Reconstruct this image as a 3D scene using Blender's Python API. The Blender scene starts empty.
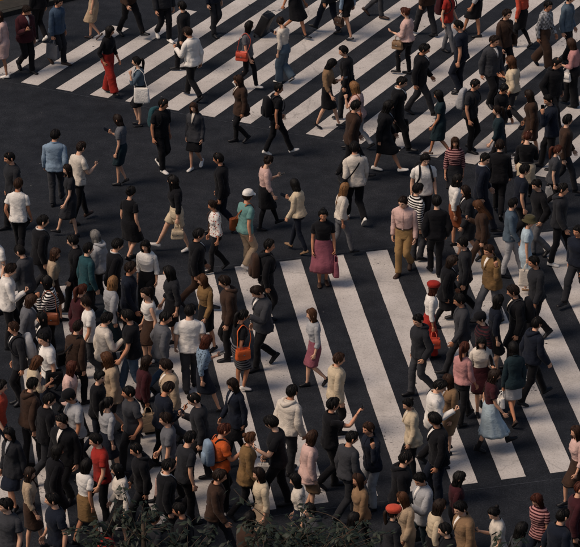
import bpy, math, random
import numpy as np
from mathutils import noise, Vector

R = math.radians
sc = bpy.context.scene
# ------------------------------------------------------------------ camera
F_PX, PW, PH = 3200.0, 580.0, 547.0          # focal length and photo size in pixels
CAM_H, PITCH = 26.5, R(24.6)
cam_d = bpy.data.cameras.new('camera')
cam = bpy.data.objects.new('camera', cam_d)
sc.collection.objects.link(cam)
cam_d.sensor_fit = 'HORIZONTAL'; cam_d.sensor_width = 36.0
cam_d.lens = 36.0 * F_PX / PW
cam_d.clip_start = 0.5; cam_d.clip_end = 2000
cam.location = (0, 0, CAM_H); cam.rotation_euler = (math.pi / 2 - PITCH, 0, 0)
sc.camera = cam
# ------------------------------------------------------------------ light
SUN_EL, SUN_AZ = R(52), R(200)               # direction TO the sun, azimuth from +X counter-clockwise
world = bpy.data.worlds.new('World'); sc.world = world; world.use_nodes = True
wn = world.node_tree.nodes; wl = world.node_tree.links
sky = wn.new('ShaderNodeTexSky'); sky.sky_type = 'NISHITA'; sky.sun_disc = False
sky.sun_elevation = SUN_EL; sky.sun_rotation = math.pi / 2 - SUN_AZ
sky.air_density = 1.0; sky.dust_density = 3.0
bg = wn['Background']; bg.inputs['Strength'].default_value = 0.06
wl.new(sky.outputs[0], bg.inputs[0])
sun_d = bpy.data.lights.new('sun', 'SUN'); sun_d.energy = 2.0; sun_d.angle = R(24); sun_d.color = (1.0, 0.81, 0.66)
sun = bpy.data.objects.new('sun', sun_d); sc.collection.objects.link(sun)
sd = Vector((math.cos(SUN_EL) * math.cos(SUN_AZ), math.cos(SUN_EL) * math.sin(SUN_AZ), math.sin(SUN_EL)))
sun.rotation_euler = sd.to_track_quat('Z', 'Y').to_euler(); sun.location = (0, 0, 40)
sc.view_settings.view_transform = 'Standard'; sc.view_settings.look = 'None'
sc.view_settings.gamma = 1.0; sc.view_settings.exposure = 0.14
sc.view_settings.use_curve_mapping = False

# ------------------------------------------------------------------ helpers
def G(px, py, z=0.0):
    """photo pixel -> point where its ray meets the height z"""
    a, b = (px - PW / 2) / F_PX, -(py - PH / 2) / F_PX
    v = np.array([a, math.cos(PITCH) + b * math.sin(PITCH), -math.sin(PITCH) + b * math.cos(PITCH)])
    t = (z - CAM_H) / v[2]
    return np.array([v[0] * t, v[1] * t, z])
def to_px(p):
    v = np.array(p, float) - np.array([0, 0, CAM_H])
    d = v[1] * math.cos(PITCH) - v[2] * math.sin(PITCH); u = v[1] * math.sin(PITCH) + v[2] * math.cos(PITCH)
    return PW / 2 + F_PX * v[0] / d, PH / 2 - F_PX * u / d
def nrm(v):
    v = np.asarray(v, float); return v / (np.linalg.norm(v, axis=-1, keepdims=True) + 1e-12)
def link(o, parent=None):
    sc.collection.objects.link(o)
    if parent is not None: o.parent = parent
    return o
def empty(name, loc, rz=0.0):
    o = bpy.data.objects.new(name, None); o.empty_display_size = 0.2
    o.location = loc; o.rotation_euler = (0, 0, rz); return link(o)
def tag(o, label=None, cat=None, group=None, kind=None):
    for k, v in (('label', label), ('category', cat), ('group', group), ('kind', kind)):
        if v: o[k] = v
    return o

class MB:
    """collects rings, tubes and faces; build() links them as one mesh object"""
    def __init__(s): s.V = []; s.F = []; s.M = []; s.n = 0
    def add(s, V, F, mat=0):
        V = np.asarray(V, float).reshape(-1, 3)
        s.V.append(V); s.F += [tuple(i + s.n for i in f) for f in F]
        s.M += (list(mat) if hasattr(mat, '__len__') else [mat] * len(F)); s.n += len(V)
    def grid(s, V, closed=True, cap0=False, cap1=False, mat=0):
        """V: rings x n x 3"""
        V = np.asarray(V, float); m, n = V.shape[:2]; F = []
        for i in range(m - 1):
            for j in range(n if closed else n - 1):
                k = (j + 1) % n
                F.append((i * n + j, i * n + k, (i + 1) * n + k, (i + 1) * n + j))
        if cap0: F.append(tuple(reversed(range(n))))
        if cap1: F.append(tuple((m - 1) * n + j for j in range(n)))
        s.add(V.reshape(-1, 3), F, mat)
    def box(s, c, d, rot=None, mat=0, bev=0.0):
        """box with rounded edges: superellipse rings"""
        c = np.array(c, float); d = np.array(d, float) / 2
        n = 16; a = np.linspace(0, 2 * np.pi, n, endpoint=False) + np.pi / n
        ex = 0.28
        cx = np.sign(np.cos(a)) * np.abs(np.cos(a)) ** ex; cy = np.sign(np.sin(a)) * np.abs(np.sin(a)) ** ex
        b = bev if bev > 0 else 0.06 * min(d)
        prof = [(-d[2], 1 - b * 2.2 / max(d[0], 1e-6)), (-d[2] + b * .3, 1 - b * .7 / d[0]), (-d[2] + b, 1), (0, 1.0), (d[2] - b, 1), (d[2] - b * .3, 1 - b * .7 / d[0]), (d[2], 1 - b * 2.2 / d[0])]
        V = np.array([[(cx[j] * d[0] * max(q, .2), cy[j] * d[1] * max(q, .2), z) for j in range(n)] for z, q in prof])
        if rot is not None: V = V @ np.asarray(rot).T
        s.grid(V + c, True, True, True, mat)
    def build(s, name, mats, parent=None, smooth=True):
        me = bpy.data.meshes.new(name)
        me.from_pydata(np.concatenate(s.V).tolist(), [], s.F)
        for m in (mats if isinstance(mats, (list, tuple)) else [mats]): me.materials.append(m)
        if max(s.M): me.polygons.foreach_set('material_index', s.M)
        me.polygons.foreach_set('use_smooth', [smooth] * len(s.F))
        me.update()
        return link(bpy.data.objects.new(name, me), parent)

def catmull(P, vals, m):
    """resample control points (and radii) to m points"""
    P = np.asarray(P, float); vals = np.asarray(vals, float)
    d = np.r_[0, np.cumsum(np.linalg.norm(np.diff(P, axis=0), axis=1))]
    q = np.linspace(0, d[-1], m); out = []
    Q = np.vstack([2 * P[0] - P[1], P, 2 * P[-1] - P[-2]])
    for x in q:
        i = min(max(np.searchsorted(d, x, 'right') - 1, 0), len(P) - 2)
        t = (x - d[i]) / max(d[i + 1] - d[i], 1e-9)
        a, b, c, e = Q[i], Q[i + 1], Q[i + 2], Q[i + 3]
        tt = .5 * ((2 * b) + (c - a) * t + (2 * a - 5 * b + 4 * c - e) * t * t + (3 * b - a - 3 * c + e) * t ** 3)
        out.append(.6 * tt + .4 * (b + (c - b) * t))
    return np.array(out), np.array([np.interp(q, d, vals[:, k]) for k in range(vals.shape[1])]).T
def tube_rings(P, rad, ref, n=12, ex=1.0):
    P = np.asarray(P, float); t = np.gradient(P, axis=0) if len(P) > 2 else np.repeat([P[-1] - P[0]], len(P), 0)
    t = nrm(t); ref = np.asarray(ref, float)
    u = nrm(ref - (t @ ref)[:, None] * t); v = np.cross(t, u)
    a = np.linspace(0, 2 * np.pi, n, endpoint=False)
    c, s_ = np.cos(a), np.sin(a)
    c = np.sign(c) * np.abs(c) ** ex; s_ = np.sign(s_) * np.abs(s_) ** ex
    rad = np.asarray(rad, float)
    if rad.ndim == 1: rad = np.stack([rad, rad], 1)
    return P[:, None] + u[:, None] * (c[None, :, None] * rad[:, :1, None]) + v[:, None] * (s_[None, :, None] * rad[:, 1:, None])
def vnoise(p):
    """smooth value noise in [-1, 1] for an array of points"""
    i = np.floor(p).astype(np.int64); f = p - i; f = f * f * (3 - 2 * f); out = 0
    for a in (0, 1):
        for b in (0, 1):
            for c in (0, 1):
                h = (i[..., 0] + a) * 374761393 + (i[..., 1] + b) * 668265263 + (i[..., 2] + c) * 2147483647
                h = (h ^ (h >> 13)) * 1274126177; h = ((h ^ (h >> 16)) & 65535) / 32767.5 - 1
                out = out + h * np.where(a, f[..., 0], 1 - f[..., 0]) * np.where(b, f[..., 1], 1 - f[..., 1]) * np.where(c, f[..., 2], 1 - f[..., 2])
    return out
def wrinkle(V, amp, seed, f=(10, 10, 17), big=.9):
    """push ring vertices out and in by cloth-fold noise: ridges that run slanting round the form"""
    C = V.mean(axis=1, keepdims=True); N = nrm(V - C); amp = np.broadcast_to(np.asarray(amp, float), (V.shape[0],))
    q = np.stack([V[..., 0] * f[0] + seed, V[..., 1] * f[1] + .6 * V[..., 2] * f[2], V[..., 2] * f[2] - seed + .5 * V[..., 0] * f[0]], -1)
    r = .9 - 2.6 * np.abs(vnoise(q)); r2 = vnoise(q * 2.1 + 7.7); r3 = vnoise(q * .5 + 3.1)
    return V + N * (amp[:, None] * np.maximum(.8 * r + .55 * r2 + big * r3, -.45))[..., None]

# ------------------------------------------------------------------ materials
def lin(h):
    h = h.lstrip('#'); c = [int(h[i:i + 2], 16) / 255 for i in (0, 2, 4)]
    return [x / 12.92 if x <= .04045 else ((x + .055) / 1.055) ** 2.4 for x in c] + [1]
PAL = {'black': '101014', 'charcoal': '25262a', 'navy': '151b28', 'white': 'ece6dd', 'off-white': 'dacfc0', 'cream': 'd3c0a2', 'beige': 'b49d82',
       'tan': '8c6f52', 'khaki': '9a7a50', 'grey': '626367', 'light grey': 'a9a9aa', 'dark grey': '3a3b3f', 'denim blue': '3e5064', 'light blue': '8297aa',
       'pale blue': 'aec0c9', 'teal': '264a50', 'mint': '6b9690', 'coral': 'c9503a', 'red': '9c2a22', 'maroon': '401b21', 'brown': '3d2b21',
       'rust': '8a4a2b', 'pink': '8c505c', 'pale pink': 'd9b5aa', 'orange': 'd0602c', 'olive': '4a452f', 'camel': '80633f', 'blue': '2a4061', 'dark teal': '1b2c32',
       'grey-blue': '52626f', 'gold': 'b8862f', 'rose': 'c08a86'}
_mats = {}
def nodes_of(name):
    m = bpy.data.materials.new(name); m.use_nodes = True
    nt = m.node_tree; return m, nt.nodes, nt.links, nt.nodes['Principled BSDF']
def ramp(n, stops):
    r = n.new('ShaderNodeValToRGB'); e = r.color_ramp.elements
    e[0].position, e[0].color = stops[0]; e[1].position, e[1].color = stops[-1]
    for p, c in stops[1:-1]:
        x = e.new(p); x.color = c
    return r
def scale_c(c, k): return [min(1, x * k) for x in c[:3]] + [1]
def cloth(col, pattern='plain'):
    key = (col, pattern)
    if key in _mats: return _mats[key]
    m, n, l, b = nodes_of('cloth_' + col.replace(' ', '_').replace('-', '_') + ('' if pattern == 'plain' else '_' + pattern))
    c = lin(PAL[col]); tc = n.new('ShaderNodeTexCoord')
    nz = n.new('ShaderNodeTexNoise'); nz.inputs['Scale'].default_value = 7; nz.inputs['Detail'].default_value = 5
    l.new(tc.outputs['Object'], nz.inputs['Vector'])
    rp = ramp(n, [(.3, scale_c(c, .78)), (.7, scale_c(c, 1.12))]); l.new(nz.outputs['Fac'], rp.inputs[0])
    out = rp.outputs[0]
    if pattern != 'plain':
        mx = n.new('ShaderNodeMix'); mx.data_type = 'RGBA'
        if pattern == 'striped':
            w = n.new('ShaderNodeTexWave'); w.wave_type = 'BANDS'; w.bands_direction = 'Z'; w.inputs['Scale'].default_value = 6.5
            w.inputs['Distortion'].default_value = .6; w.inputs['Detail'].default_value = 1
            src = w.outputs['Fac']; l.new(tc.outputs['Object'], w.inputs['Vector'])
            alt = lin(PAL['white']) if col in ('black', 'navy') else (scale_c(lin(PAL['maroon']), .9) if col in ('rose', 'pink') else scale_c(lin(PAL['black']), 1.5))
            st = [(.48, (0, 0, 0, 1)), (.55, (1, 1, 1, 1))]
        elif pattern == 'checked':
            w = n.new('ShaderNodeTexChecker'); w.inputs['Scale'].default_value = 16; src = w.outputs['Fac']; l.new(tc.outputs['Object'], w.inputs['Vector'])
            alt = scale_c(c, .35); st = [(.4, (0, 0, 0, 1)), (.6, (1, 1, 1, 1))]
        else:
            w = n.new('ShaderNodeTexVoronoi'); w.inputs['Scale'].default_value = 22; src = w.outputs['Distance']; l.new(tc.outputs['Object'], w.inputs['Vector'])
            alt = lin(PAL['red']) if col in ('white', 'off-white') else scale_c(c, .3); st = [(.28, (1, 1, 1, 1)), (.36, (0, 0, 0, 1))]
        r2 = ramp(n, st); l.new(src, r2.inputs[0]); l.new(r2.outputs[0], mx.inputs[0])
        l.new(out, mx.inputs[6]); mx.inputs[7].default_value = alt; out = mx.outputs[2]
    l.new(out, b.inputs['Base Color'])
    b.inputs['Roughness'].default_value = .88; b.inputs['Specular IOR Level'].default_value = .18
    if 'Sheen Weight' in b.inputs: b.inputs['Sheen Weight'].default_value = .06
    n2 = n.new('ShaderNodeTexNoise'); n2.inputs['Scale'].default_value = 260; l.new(tc.outputs['Object'], n2.inputs['Vector'])
    bp = n.new('ShaderNodeBump'); bp.inputs['Strength'].default_value = .25; bp.inputs['Distance'].default_value = .004
    l.new(n2.outputs['Fac'], bp.inputs['Height'])
    mp = n.new('ShaderNodeMapping'); mp.inputs['Rotation'].default_value = (.9, .8, .3); mp.inputs['Scale'].default_value = (15, 15, 22); l.new(tc.outputs['Object'], mp.inputs[0])
    n3 = n.new('ShaderNodeTexNoise'); n3.inputs['Scale'].default_value = 1; n3.inputs['Detail'].default_value = 2; n3.inputs['Distortion'].default_value = .8; l.new(mp.outputs[0], n3.inputs['Vector'])
    b2 = n.new('ShaderNodeBump'); b2.inputs['Strength'].default_value = .45; b2.inputs['Distance'].default_value = .02
    l.new(n3.outputs['Fac'], b2.inputs['Height']); l.new(bp.outputs[0], b2.inputs['Normal']); l.new(b2.outputs[0], b.inputs['Normal'])
    _mats[key] = m; return m
def plain(name, hexc, rough=.6, spec=.4, metal=0, noise_sc=20, var=.2):
    if name in _mats: return _mats[name]
    m, n, l, b = nodes_of(name); c = lin(hexc)
    tc = n.new('ShaderNodeTexCoord'); nz = n.new('ShaderNodeTexNoise'); nz.inputs['Scale'].default_value = noise_sc; nz.inputs['Detail'].default_value = 4
    l.new(tc.outputs['Object'], nz.inputs['Vector'])
    rp = ramp(n, [(.3, scale_c(c, 1 - var)), (.7, scale_c(c, 1 + var))]); l.new(nz.outputs['Fac'], rp.inputs[0]); l.new(rp.outputs[0], b.inputs['Base Color'])
    b.inputs['Roughness'].default_value = rough; b.inputs['Specular IOR Level'].default_value = spec; b.inputs['Metallic'].default_value = metal
    _mats[name] = m; return m
def leather(col): return plain('leather_' + col.replace(' ', '_').replace('-', '_'), PAL[col], .5, .35, 0, 30, .15)
SKIN = []
for i, h in enumerate(('cf9676', 'd9a586', 'c08564', 'e0b092')):
    m = plain('skin_tone_' + 'abcd'[i], h, .55, .35, 0, 14, .1)
    b = m.node_tree.nodes['Principled BSDF']; b.inputs['Subsurface Weight'].default_value = .08; b.inputs['Subsurface Radius'].default_value = (.02, .008, .004)
    SKIN.append(m)
LIPS = plain('lips', '9c5348', .5, .4); EYE = plain('eye_dark', '15110f', .25, .5)
HAIRC = {'black': '120f0d', 'dark brown': '241811', 'brown': '3a261a', 'chestnut': '543520', 'blond': '8a6440', 'grey': '77746f', 'auburn': '4a2417'}
def hair_mat(c):
    k = 'hair_' + c.replace(' ', '_')
    if k in _mats: return _mats[k]
    m, n, l, b = nodes_of(k); col = lin(HAIRC[c]); tc = n.new('ShaderNodeTexCoord')
    mp = n.new('ShaderNodeMapping'); mp.inputs['Scale'].default_value = (190, 190, 12); l.new(tc.outputs['Object'], mp.inputs[0])
    nz = n.new('ShaderNodeTexNoise'); nz.inputs['Scale'].default_value = 1; nz.inputs['Detail'].default_value = 4; l.new(mp.outputs[0], nz.inputs['Vector'])
    rp = ramp(n, [(.3, scale_c(col, .55)), (.75, scale_c(col, 1.6))]); l.new(nz.outputs['Fac'], rp.inputs[0]); l.new(rp.outputs[0], b.inputs['Base Color'])
    bp = n.new('ShaderNodeBump'); bp.inputs['Strength'].default_value = .6; bp.inputs['Distance'].default_value = .006
    l.new(nz.outputs['Fac'], bp.inputs['Height']); l.new(bp.outputs[0], b.inputs['Normal'])
    b.inputs['Roughness'].default_value = .6; b.inputs['Specular IOR Level'].default_value = .22
    _mats[k] = m; return m

def asphalt():
    m, n, l, b = nodes_of('asphalt'); tc = n.new('ShaderNodeTexCoord')
    def nz(s, d=4, r=.6):
        x = n.new('ShaderNodeTexNoise'); x.inputs['Scale'].default_value = s; x.inputs['Detail'].default_value = d; x.inputs['Roughness'].default_value = r
        l.new(tc.outputs['Object'], x.inputs['Vector']); return x
    big = nz(.35, 5); rp = ramp(n, [(.3, (.0095, .0122, .0175, 1)), (.7, (.0185, .0210, .0262, 1))]); l.new(big.outputs['Fac'], rp.inputs[0])
    fine = nz(34, 4, .75); rf = ramp(n, [(.36, (.45, .46, .5, 1)), (.52, (1, 1, 1, 1)), (.68, (2.3, 2.2, 2.1, 1))]); l.new(fine.outputs['Fac'], rf.inputs[0])
    mx = n.new('ShaderNodeMix'); mx.data_type = 'RGBA'; mx.blend_type = 'MULTIPLY'; mx.inputs[0].default_value = 1
    l.new(rp.outputs[0], mx.inputs[6]); l.new(rf.outputs[0], mx.inputs[7])
    vo = n.new('ShaderNodeTexVoronoi'); vo.inputs['Scale'].default_value = 1.3; l.new(tc.outputs['Object'], vo.inputs['Vector'])   # gum spots
    rv = ramp(n, [(.018, (1, 1, 1, 1)), (.026, (0, 0, 0, 1))]); l.new(vo.outputs['Distance'], rv.inputs[0])
    m2 = n.new('ShaderNodeMix'); m2.data_type = 'RGBA'; l.new(rv.outputs[0], m2.inputs[0]); l.new(mx.outputs[2], m2.inputs[6]); m2.inputs[7].default_value = (.10, .10, .10, 1)
    md_ = nz(2.3, 6, .7); rm = ramp(n, [(.30, (.50, .52, .56, 1)), (.5, (1, 1, 1, 1)), (.70, (1.65, 1.55, 1.46, 1))]); l.new(md_.outputs['Fac'], rm.inputs[0])
    m3 = n.new('ShaderNodeMix'); m3.data_type = 'RGBA'; m3.blend_type = 'MULTIPLY'; m3.inputs[0].default_value = 1; l.new(m2.outputs[2], m3.inputs[6]); l.new(rm.outputs[0], m3.inputs[7])
    l.new(m3.outputs[2], b.inputs['Base Color'])
    b.inputs['Roughness'].default_value = .85; b.inputs['Specular IOR Level'].default_value = .25
    bp = n.new('ShaderNodeBump'); bp.inputs['Strength'].default_value = .5; bp.inputs['Distance'].default_value = .01; l.new(fine.outputs['Fac'], bp.inputs['Height']); l.new(bp.outputs[0], b.inputs['Normal'])
    return m
def road_paint():
    m, n, l, b = nodes_of('road_paint'); tc = n.new('ShaderNodeTexCoord')
    def nz(s, d=4, r=.6):
        x = n.new('ShaderNodeTexNoise'); x.inputs['Scale'].default_value = s; x.inputs['Detail'].default_value = d; x.inputs['Roughness'].default_value = r
        l.new(tc.outputs['Object'], x.inputs['Vector']); return x
    g = nz(1.1, 6, .65); rp = ramp(n, [(.26, (.40, .37, .34, 1)), (.5, (.57, .53, .49, 1)), (.72, (.68, .635, .59, 1))]); l.new(g.outputs['Fac'], rp.inputs[0])
    gr = nz(28, 5, .75); rg = ramp(n, [(.36, (.62, .62, .62, 1)), (.5, (1, 1, 1, 1))]); l.new(gr.outputs['Fac'], rg.inputs[0])
    mx = n.new('ShaderNodeMix'); mx.data_type = 'RGBA'; mx.blend_type = 'MULTIPLY'; mx.inputs[0].default_value = .8
    l.new(rp.outputs[0], mx.inputs[6]); l.new(rg.outputs[0], mx.inputs[7])
    # worn-through specks: fine noise gated by a large one
    w1 = nz(15, 3, .6); w2 = nz(.5, 3); md = n.new('ShaderNodeMath'); md.operation = 'MULTIPLY'; l.new(w1.outputs['Fac'], md.inputs[0]); l.new(w2.outputs['Fac'], md.inputs[1])
    rw = ramp(n, [(.375, (0, 0, 0, 1)), (.42, (1, 1, 1, 1))]); l.new(md.outputs[0], rw.inputs[0])
    m2 = n.new('ShaderNodeMix'); m2.data_type = 'RGBA'; l.new(rw.outputs[0], m2.inputs[0]); l.new(mx.outputs[2], m2.inputs[6]); m2.inputs[7].default_value = (.05, .05, .052, 1)
    vo = n.new('ShaderNodeTexVoronoi'); vo.inputs['Scale'].default_value = 1.9; vo.inputs['Randomness'].default_value = 1; l.new(tc.outputs['Object'], vo.inputs['Vector'])
    rv = ramp(n, [(.045, (1, 1, 1, 1)), (.06, (0, 0, 0, 1))]); l.new(vo.outputs['Distance'], rv.inputs[0])
    m3 = n.new('ShaderNodeMix'); m3.data_type = 'RGBA'; l.new(rv.outputs[0], m3.inputs[0]); l.new(m2.outputs[2], m3.inputs[6]); m3.inputs[7].default_value = (.035, .033, .032, 1)
    ve = n.new('ShaderNodeTexVoronoi'); ve.feature = 'DISTANCE_TO_EDGE'; ve.inputs['Scale'].default_value = .22
    wb = nz(2.5, 3); ad = n.new('ShaderNodeMix'); ad.data_type = 'RGBA'; ad.inputs[0].default_value = .25; l.new(tc.outputs['Object'], ad.inputs[6]); l.new(wb.outputs['Color'], ad.inputs[7]); l.new(ad.outputs[2], ve.inputs['Vector'])
    rc = ramp(n, [(.0006, (.35, .35, .35, 1)), (.0013, (0, 0, 0, 1))]); l.new(ve.outputs['Distance'], rc.inputs[0])
    m4 = n.new('ShaderNodeMix'); m4.data_type = 'RGBA'; l.new(rc.outputs[0], m4.inputs[0]); l.new(m3.outputs[2], m4.inputs[6]); m4.inputs[7].default_value = (.16, .15, .14, 1)
    l.new(m4.outputs[2], b.inputs['Base Color']); b.inputs['Roughness'].default_value = .75; b.inputs['Specular IOR Level'].default_value = .3
    bp = n.new('ShaderNodeBump'); bp.inputs['Strength'].default_value = .3; bp.inputs['Distance'].default_value = .006; l.new(gr.outputs['Fac'], bp.inputs['Height']); l.new(bp.outputs[0], b.inputs['Normal'])
    return m
M_ASPH, M_PAINT = asphalt(), road_paint()
M_STONE = plain('paving_stone', '37342f', .85, .2, 0, 9, .25)
M_KERB = plain('kerb_concrete', '34332f', .85, .2, 0, 12, .2)
M_TACT = plain('tactile_yellow', '7a5424', .75, .25, 0, 12, .25)
M_BARK = plain('bark', '4a4036', .9, .15, 0, 25, .35)
M_METAL = plain('brushed_metal', '8d8f92', .35, .5, 1, 30, .1)
M_RUBBER = plain('rubber', '141414', .7, .3); M_SOLEW = plain('sole_white', 'd8d4cc', .7, .3); M_SOLEB = plain('sole_black', '17171a', .7, .3)
M_PHONE = plain('phone_glass', '0d0e11', .15, .5)

# ------------------------------------------------------------------ road and markings
rng = random.Random(7)
mb = MB(); N = 24; xs = np.linspace(-220, 220, N); ys = np.linspace(-120, 420, N)
V = np.array([[(x, y, 0) for x in xs] for y in ys])[:, ::-1]
mb.grid(V, closed=False); road = mb.build('road', M_ASPH, smooth=False); tag(road, kind='structure', label='dark grey asphalt road of the scramble crossing')
if road.data.polygons[0].normal.z < 0: road.data.flip_normals()
def stripe(a, b, c, d):
    """painted bar: corners near-left, near-right, far-right, far-left on the ground, with slightly ragged edges"""
    pts = []
    for p, q in ((a, b), (b, c), (c, d), (d, a)):
        L = np.linalg.norm(q - p); m = max(2, int(L / .12)); nn = np.array([-(q - p)[1], (q - p)[0], 0]) / L
        for i in range(m):
            o = 0 if i == 0 else .004 * noise.noise(Vector((p + (q - p) * i / m).tolist()) * 5) + rng.gauss(0, .0012)
            pts.append(p + (q - p) * i / m + nn * o)
    t = np.array(pts); n = len(t); lo, hi = t.copy(), t.copy(); lo[:, 2] = .001; hi[:, 2] = .0045
    m = MB(); m.add(np.vstack([hi, lo]), [tuple(range(n))] + [(i, i + n, (i + 1) % n + n, (i + 1) % n) for i in range(n)])
    return m.build('stripe', M_PAINT, road, smooth=False)
t0, t8 = G(235.1, 266.8), G(578, 228.6); st = (t8 - t0) / 8
b3, bm5 = G(452.2, 486.2), G(45, 539.3); sb = (b3 - bm5) / 8
LOW_TOP = (t0, st); LOW_BOT = (b3, sb)
for k in range(-9, 12):
    T = t0 + st * k; B = b3 + sb * (k - 3)
    j = [rng.gauss(0, .012) for _ in range(4)]
    stripe(B + sb * j[0], B + sb * (.5 + j[1]), T + st * (.5 + j[2]), T + st * j[3])
u0, u9 = G(20.8, 82.3), G(342.8, 140.6); su = (u9 - u0) / 9
ud = np.array([math.cos(R(63.2)), math.sin(R(63.2)), 0])
L0 = np.linalg.norm(G(106, 24.5) - u0); Lm = np.linalg.norm(G(37, 42) - (u0 - su))
for k in range(-2, 20):
    B = u0 + su * k; L = min(max(L0 + (L0 - Lm) * k, 1.2), 15)
    j = [rng.gauss(0, .012) for _ in range(3)]
    stripe(B + su * j[0], B + su * (.5 + j[1]), B + su * (.5 + j[1]) + ud * L, B + su * j[0] + ud * L)

def joint(a, b, w):
    d = nrm(b - a); q = np.array([-d[1], d[0], 0]) * w / 2; n_ = 60; L = [a + (b - a) * i / n_ + np.array([0, .02 * noise.noise(Vector((i * .23, w * 90, 1))), 0]) for i in range(n_ + 1)]
    m = MB(); m.grid(np.array([[p - q + [0, 0, .003] for p in L], [p + q + [0, 0, .003] for p in L]]), False); m.build('joint', M_JOINT, road, smooth=False)
M_JOINT = plain('joint_sealant', '3c3f45', .7, .3, 0, 3, .5)
off = nrm(np.array([-st[1], st[0], 0]))
joint(t0 - st * 8 + off * .10, t0 + st * 12 + off * .10, .016)
joint(b3 - sb * 12 - off * .22, b3 + sb * 8 - off * .22, .014)
joint(u0 - su * 2 - ud * .12, u0 + su * 20 - ud * .12, .014)
# pavement beyond the upper crossing's far end (top-left corner), and the near one under the trees
def pavement(name, o, ax, ay, w, d, label, tact_at):
    """o: kerb corner, ax along the kerb, ay away from the road"""
    root = empty(name, o.tolist(), math.atan2(ax[1], ax[0])); tag(root, label=label, kind='structure')
    sg = 1 if np.cross(ax[:2], ay[:2]) > 0 else -1
    m = MB(); V = [(0, sg * .16, .0), (w, sg * .16, 0), (w, sg * d, 0), (0, sg * d, 0), (0, sg * .16, .105), (w, sg * .16, .105), (w, sg * d, .105), (0, sg * d, .105)]
    m.add(V, [(4, 5, 6, 7), (0, 1, 5, 4), (1, 2, 6, 5), (2, 3, 7, 6), (3, 0, 4, 7)]); m.build('bed', M_KERB, root, smooth=False)
    def block(sx, sy, h, studs=False):
        m = MB(); b = .008
        m.add([(0, 0, 0), (sx, 0, 0), (sx, sy, 0), (0, sy, 0), (0, 0, h - b), (sx, 0, h - b), (sx, sy, h - b), (0, sy, h - b), (b, b, h), (sx - b, b, h), (sx - b, sy - b, h), (b, sy - b, h)],
              [(0, 1, 5, 4), (1, 2, 6, 5), (2, 3, 7, 6), (3, 0, 4, 7), (4, 5, 9, 8), (5, 6, 10, 9), (6, 7, 11, 10), (7, 4, 8, 11), (8, 9, 10, 11)])
        if studs:
            for i in range(5):
                for j in range(5):
                    x, y = .03 + .06 * i, .03 + .06 * j; r = .016
                    m.add([(x + r, y, h), (x, y + r, h), (x - r, y, h), (x, y - r, h), (x + r * .6, y, h + .006), (x, y + r * .6, h + .006), (x - r * .6, y, h + .006), (x, y - r * .6, h + .006)],
                          [(0, 1, 5, 4), (1, 2, 6, 5), (2, 3, 7, 6), (3, 0, 4, 7), (4, 5, 6, 7)])
        return m
    first = {}
    def put(nm, key, mk, mat, x, y, z):
        if key not in first:
            ob = mk().build(nm, mat, root, smooth=False); first[key] = ob
        else:
            ob = first[key].copy(); link(ob, root)
        ob.location = (x, y, z)
    for i in range(int(w / .9)): put('kerb_stone', 'k', lambda: block(.894, .15, .125), M_KERB, i * .9, 0 if sg > 0 else -.15, 0)
    row = .165; r = 0
    while row < d - .3:
        if abs(r - tact_at) < .5:
            for i in range(int(w / .3)): put('tactile_tile', 't', lambda: block(.294, .294, .03, True), M_TACT, i * .3, row if sg > 0 else -row - .3, .101)
            row += .3
        else:
            for i in range(int(w / .6)): put('paving_slab', 's', lambda: block(.594, .594, .024), M_STONE, i * .6 + (.0 if r % 2 else .15), row if sg > 0 else -row - .6, .101 + rng.uniform(-.002, .002))
            row += .6
        r += 1
    return root
e0, e1 = G(37, 42), G(106, 24.5); ex = nrm(e1 - e0); ey = np.array([-ex[1], ex[0], 0])
pavement('pavement', e0 - ex * 4 + ey * 1.9, ex, ey, 10.5, 4.2, 'far pavement corner with a yellow tactile strip', 1)
gx = nrm(b3 - bm5); gy = np.array([gx[1], -gx[0], 0])
if gy[1] > 0: gy = -gy
near0 = G(-60, 640)
pavement('pavement', near0, gx, gy, 14.4, 3.4, 'near pavement below the street trees', 2)

# ------------------------------------------------------------------ people
HIP = [(0, 28), (10, 26), (20, 18), (30, 8), (40, -2), (50, -11), (60, -6), (70, 12), (80, 25), (90, 30), (100, 28)]
KNEE = [(0, 4), (10, 14), (20, 16), (30, 10), (40, 6), (50, 10), (60, 36), (70, 60), (80, 48), (90, 18), (100, 4)]
FOOT = [(0, 18), (8, 0), (40, 0), (50, -16), (60, -48), (68, -52), (80, -22), (90, 8), (100, 18)]
def tab(t, ph):
    ph = (ph % 1.0) * 100; return float(np.interp(ph, [a for a, _ in t], [b for _, b in t]))
def rot(axis, a):
    c, s = math.cos(a), math.sin(a)
    return np.array({'x': [[1, 0, 0], [0, c, -s], [0, s, c]], 'y': [[c, 0, s], [0, 1, 0], [-s, 0, c]], 'z': [[c, -s, 0], [s, c, 0], [0, 0, 1]]}[axis])
TZ = [.80, .86, .92, 1.00, 1.06, 1.14, 1.22, 1.29, 1.35, 1.395, 1.425, 1.45, 1.475]
TOR = {'m': ([.160, .168, .164, .150, .146, .152, .166, .180, .184, .160, .105, .066, .058], [.112, .116, .112, .104, .102, .108, .118, .120, .108, .09, .072, .060, .056]),
       'f': ([.160, .172, .168, .136, .122, .130, .146, .154, .156, .136, .092, .056, .049], [.112, .118, .11, .096, .090, .098, .122, .114, .096, .08, .064, .052, .048])}
TCY = [0, -.006, -.006, 0, 0, .002, .008, .004, -.006, -.012, -.014, -.010, -.004]

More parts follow.
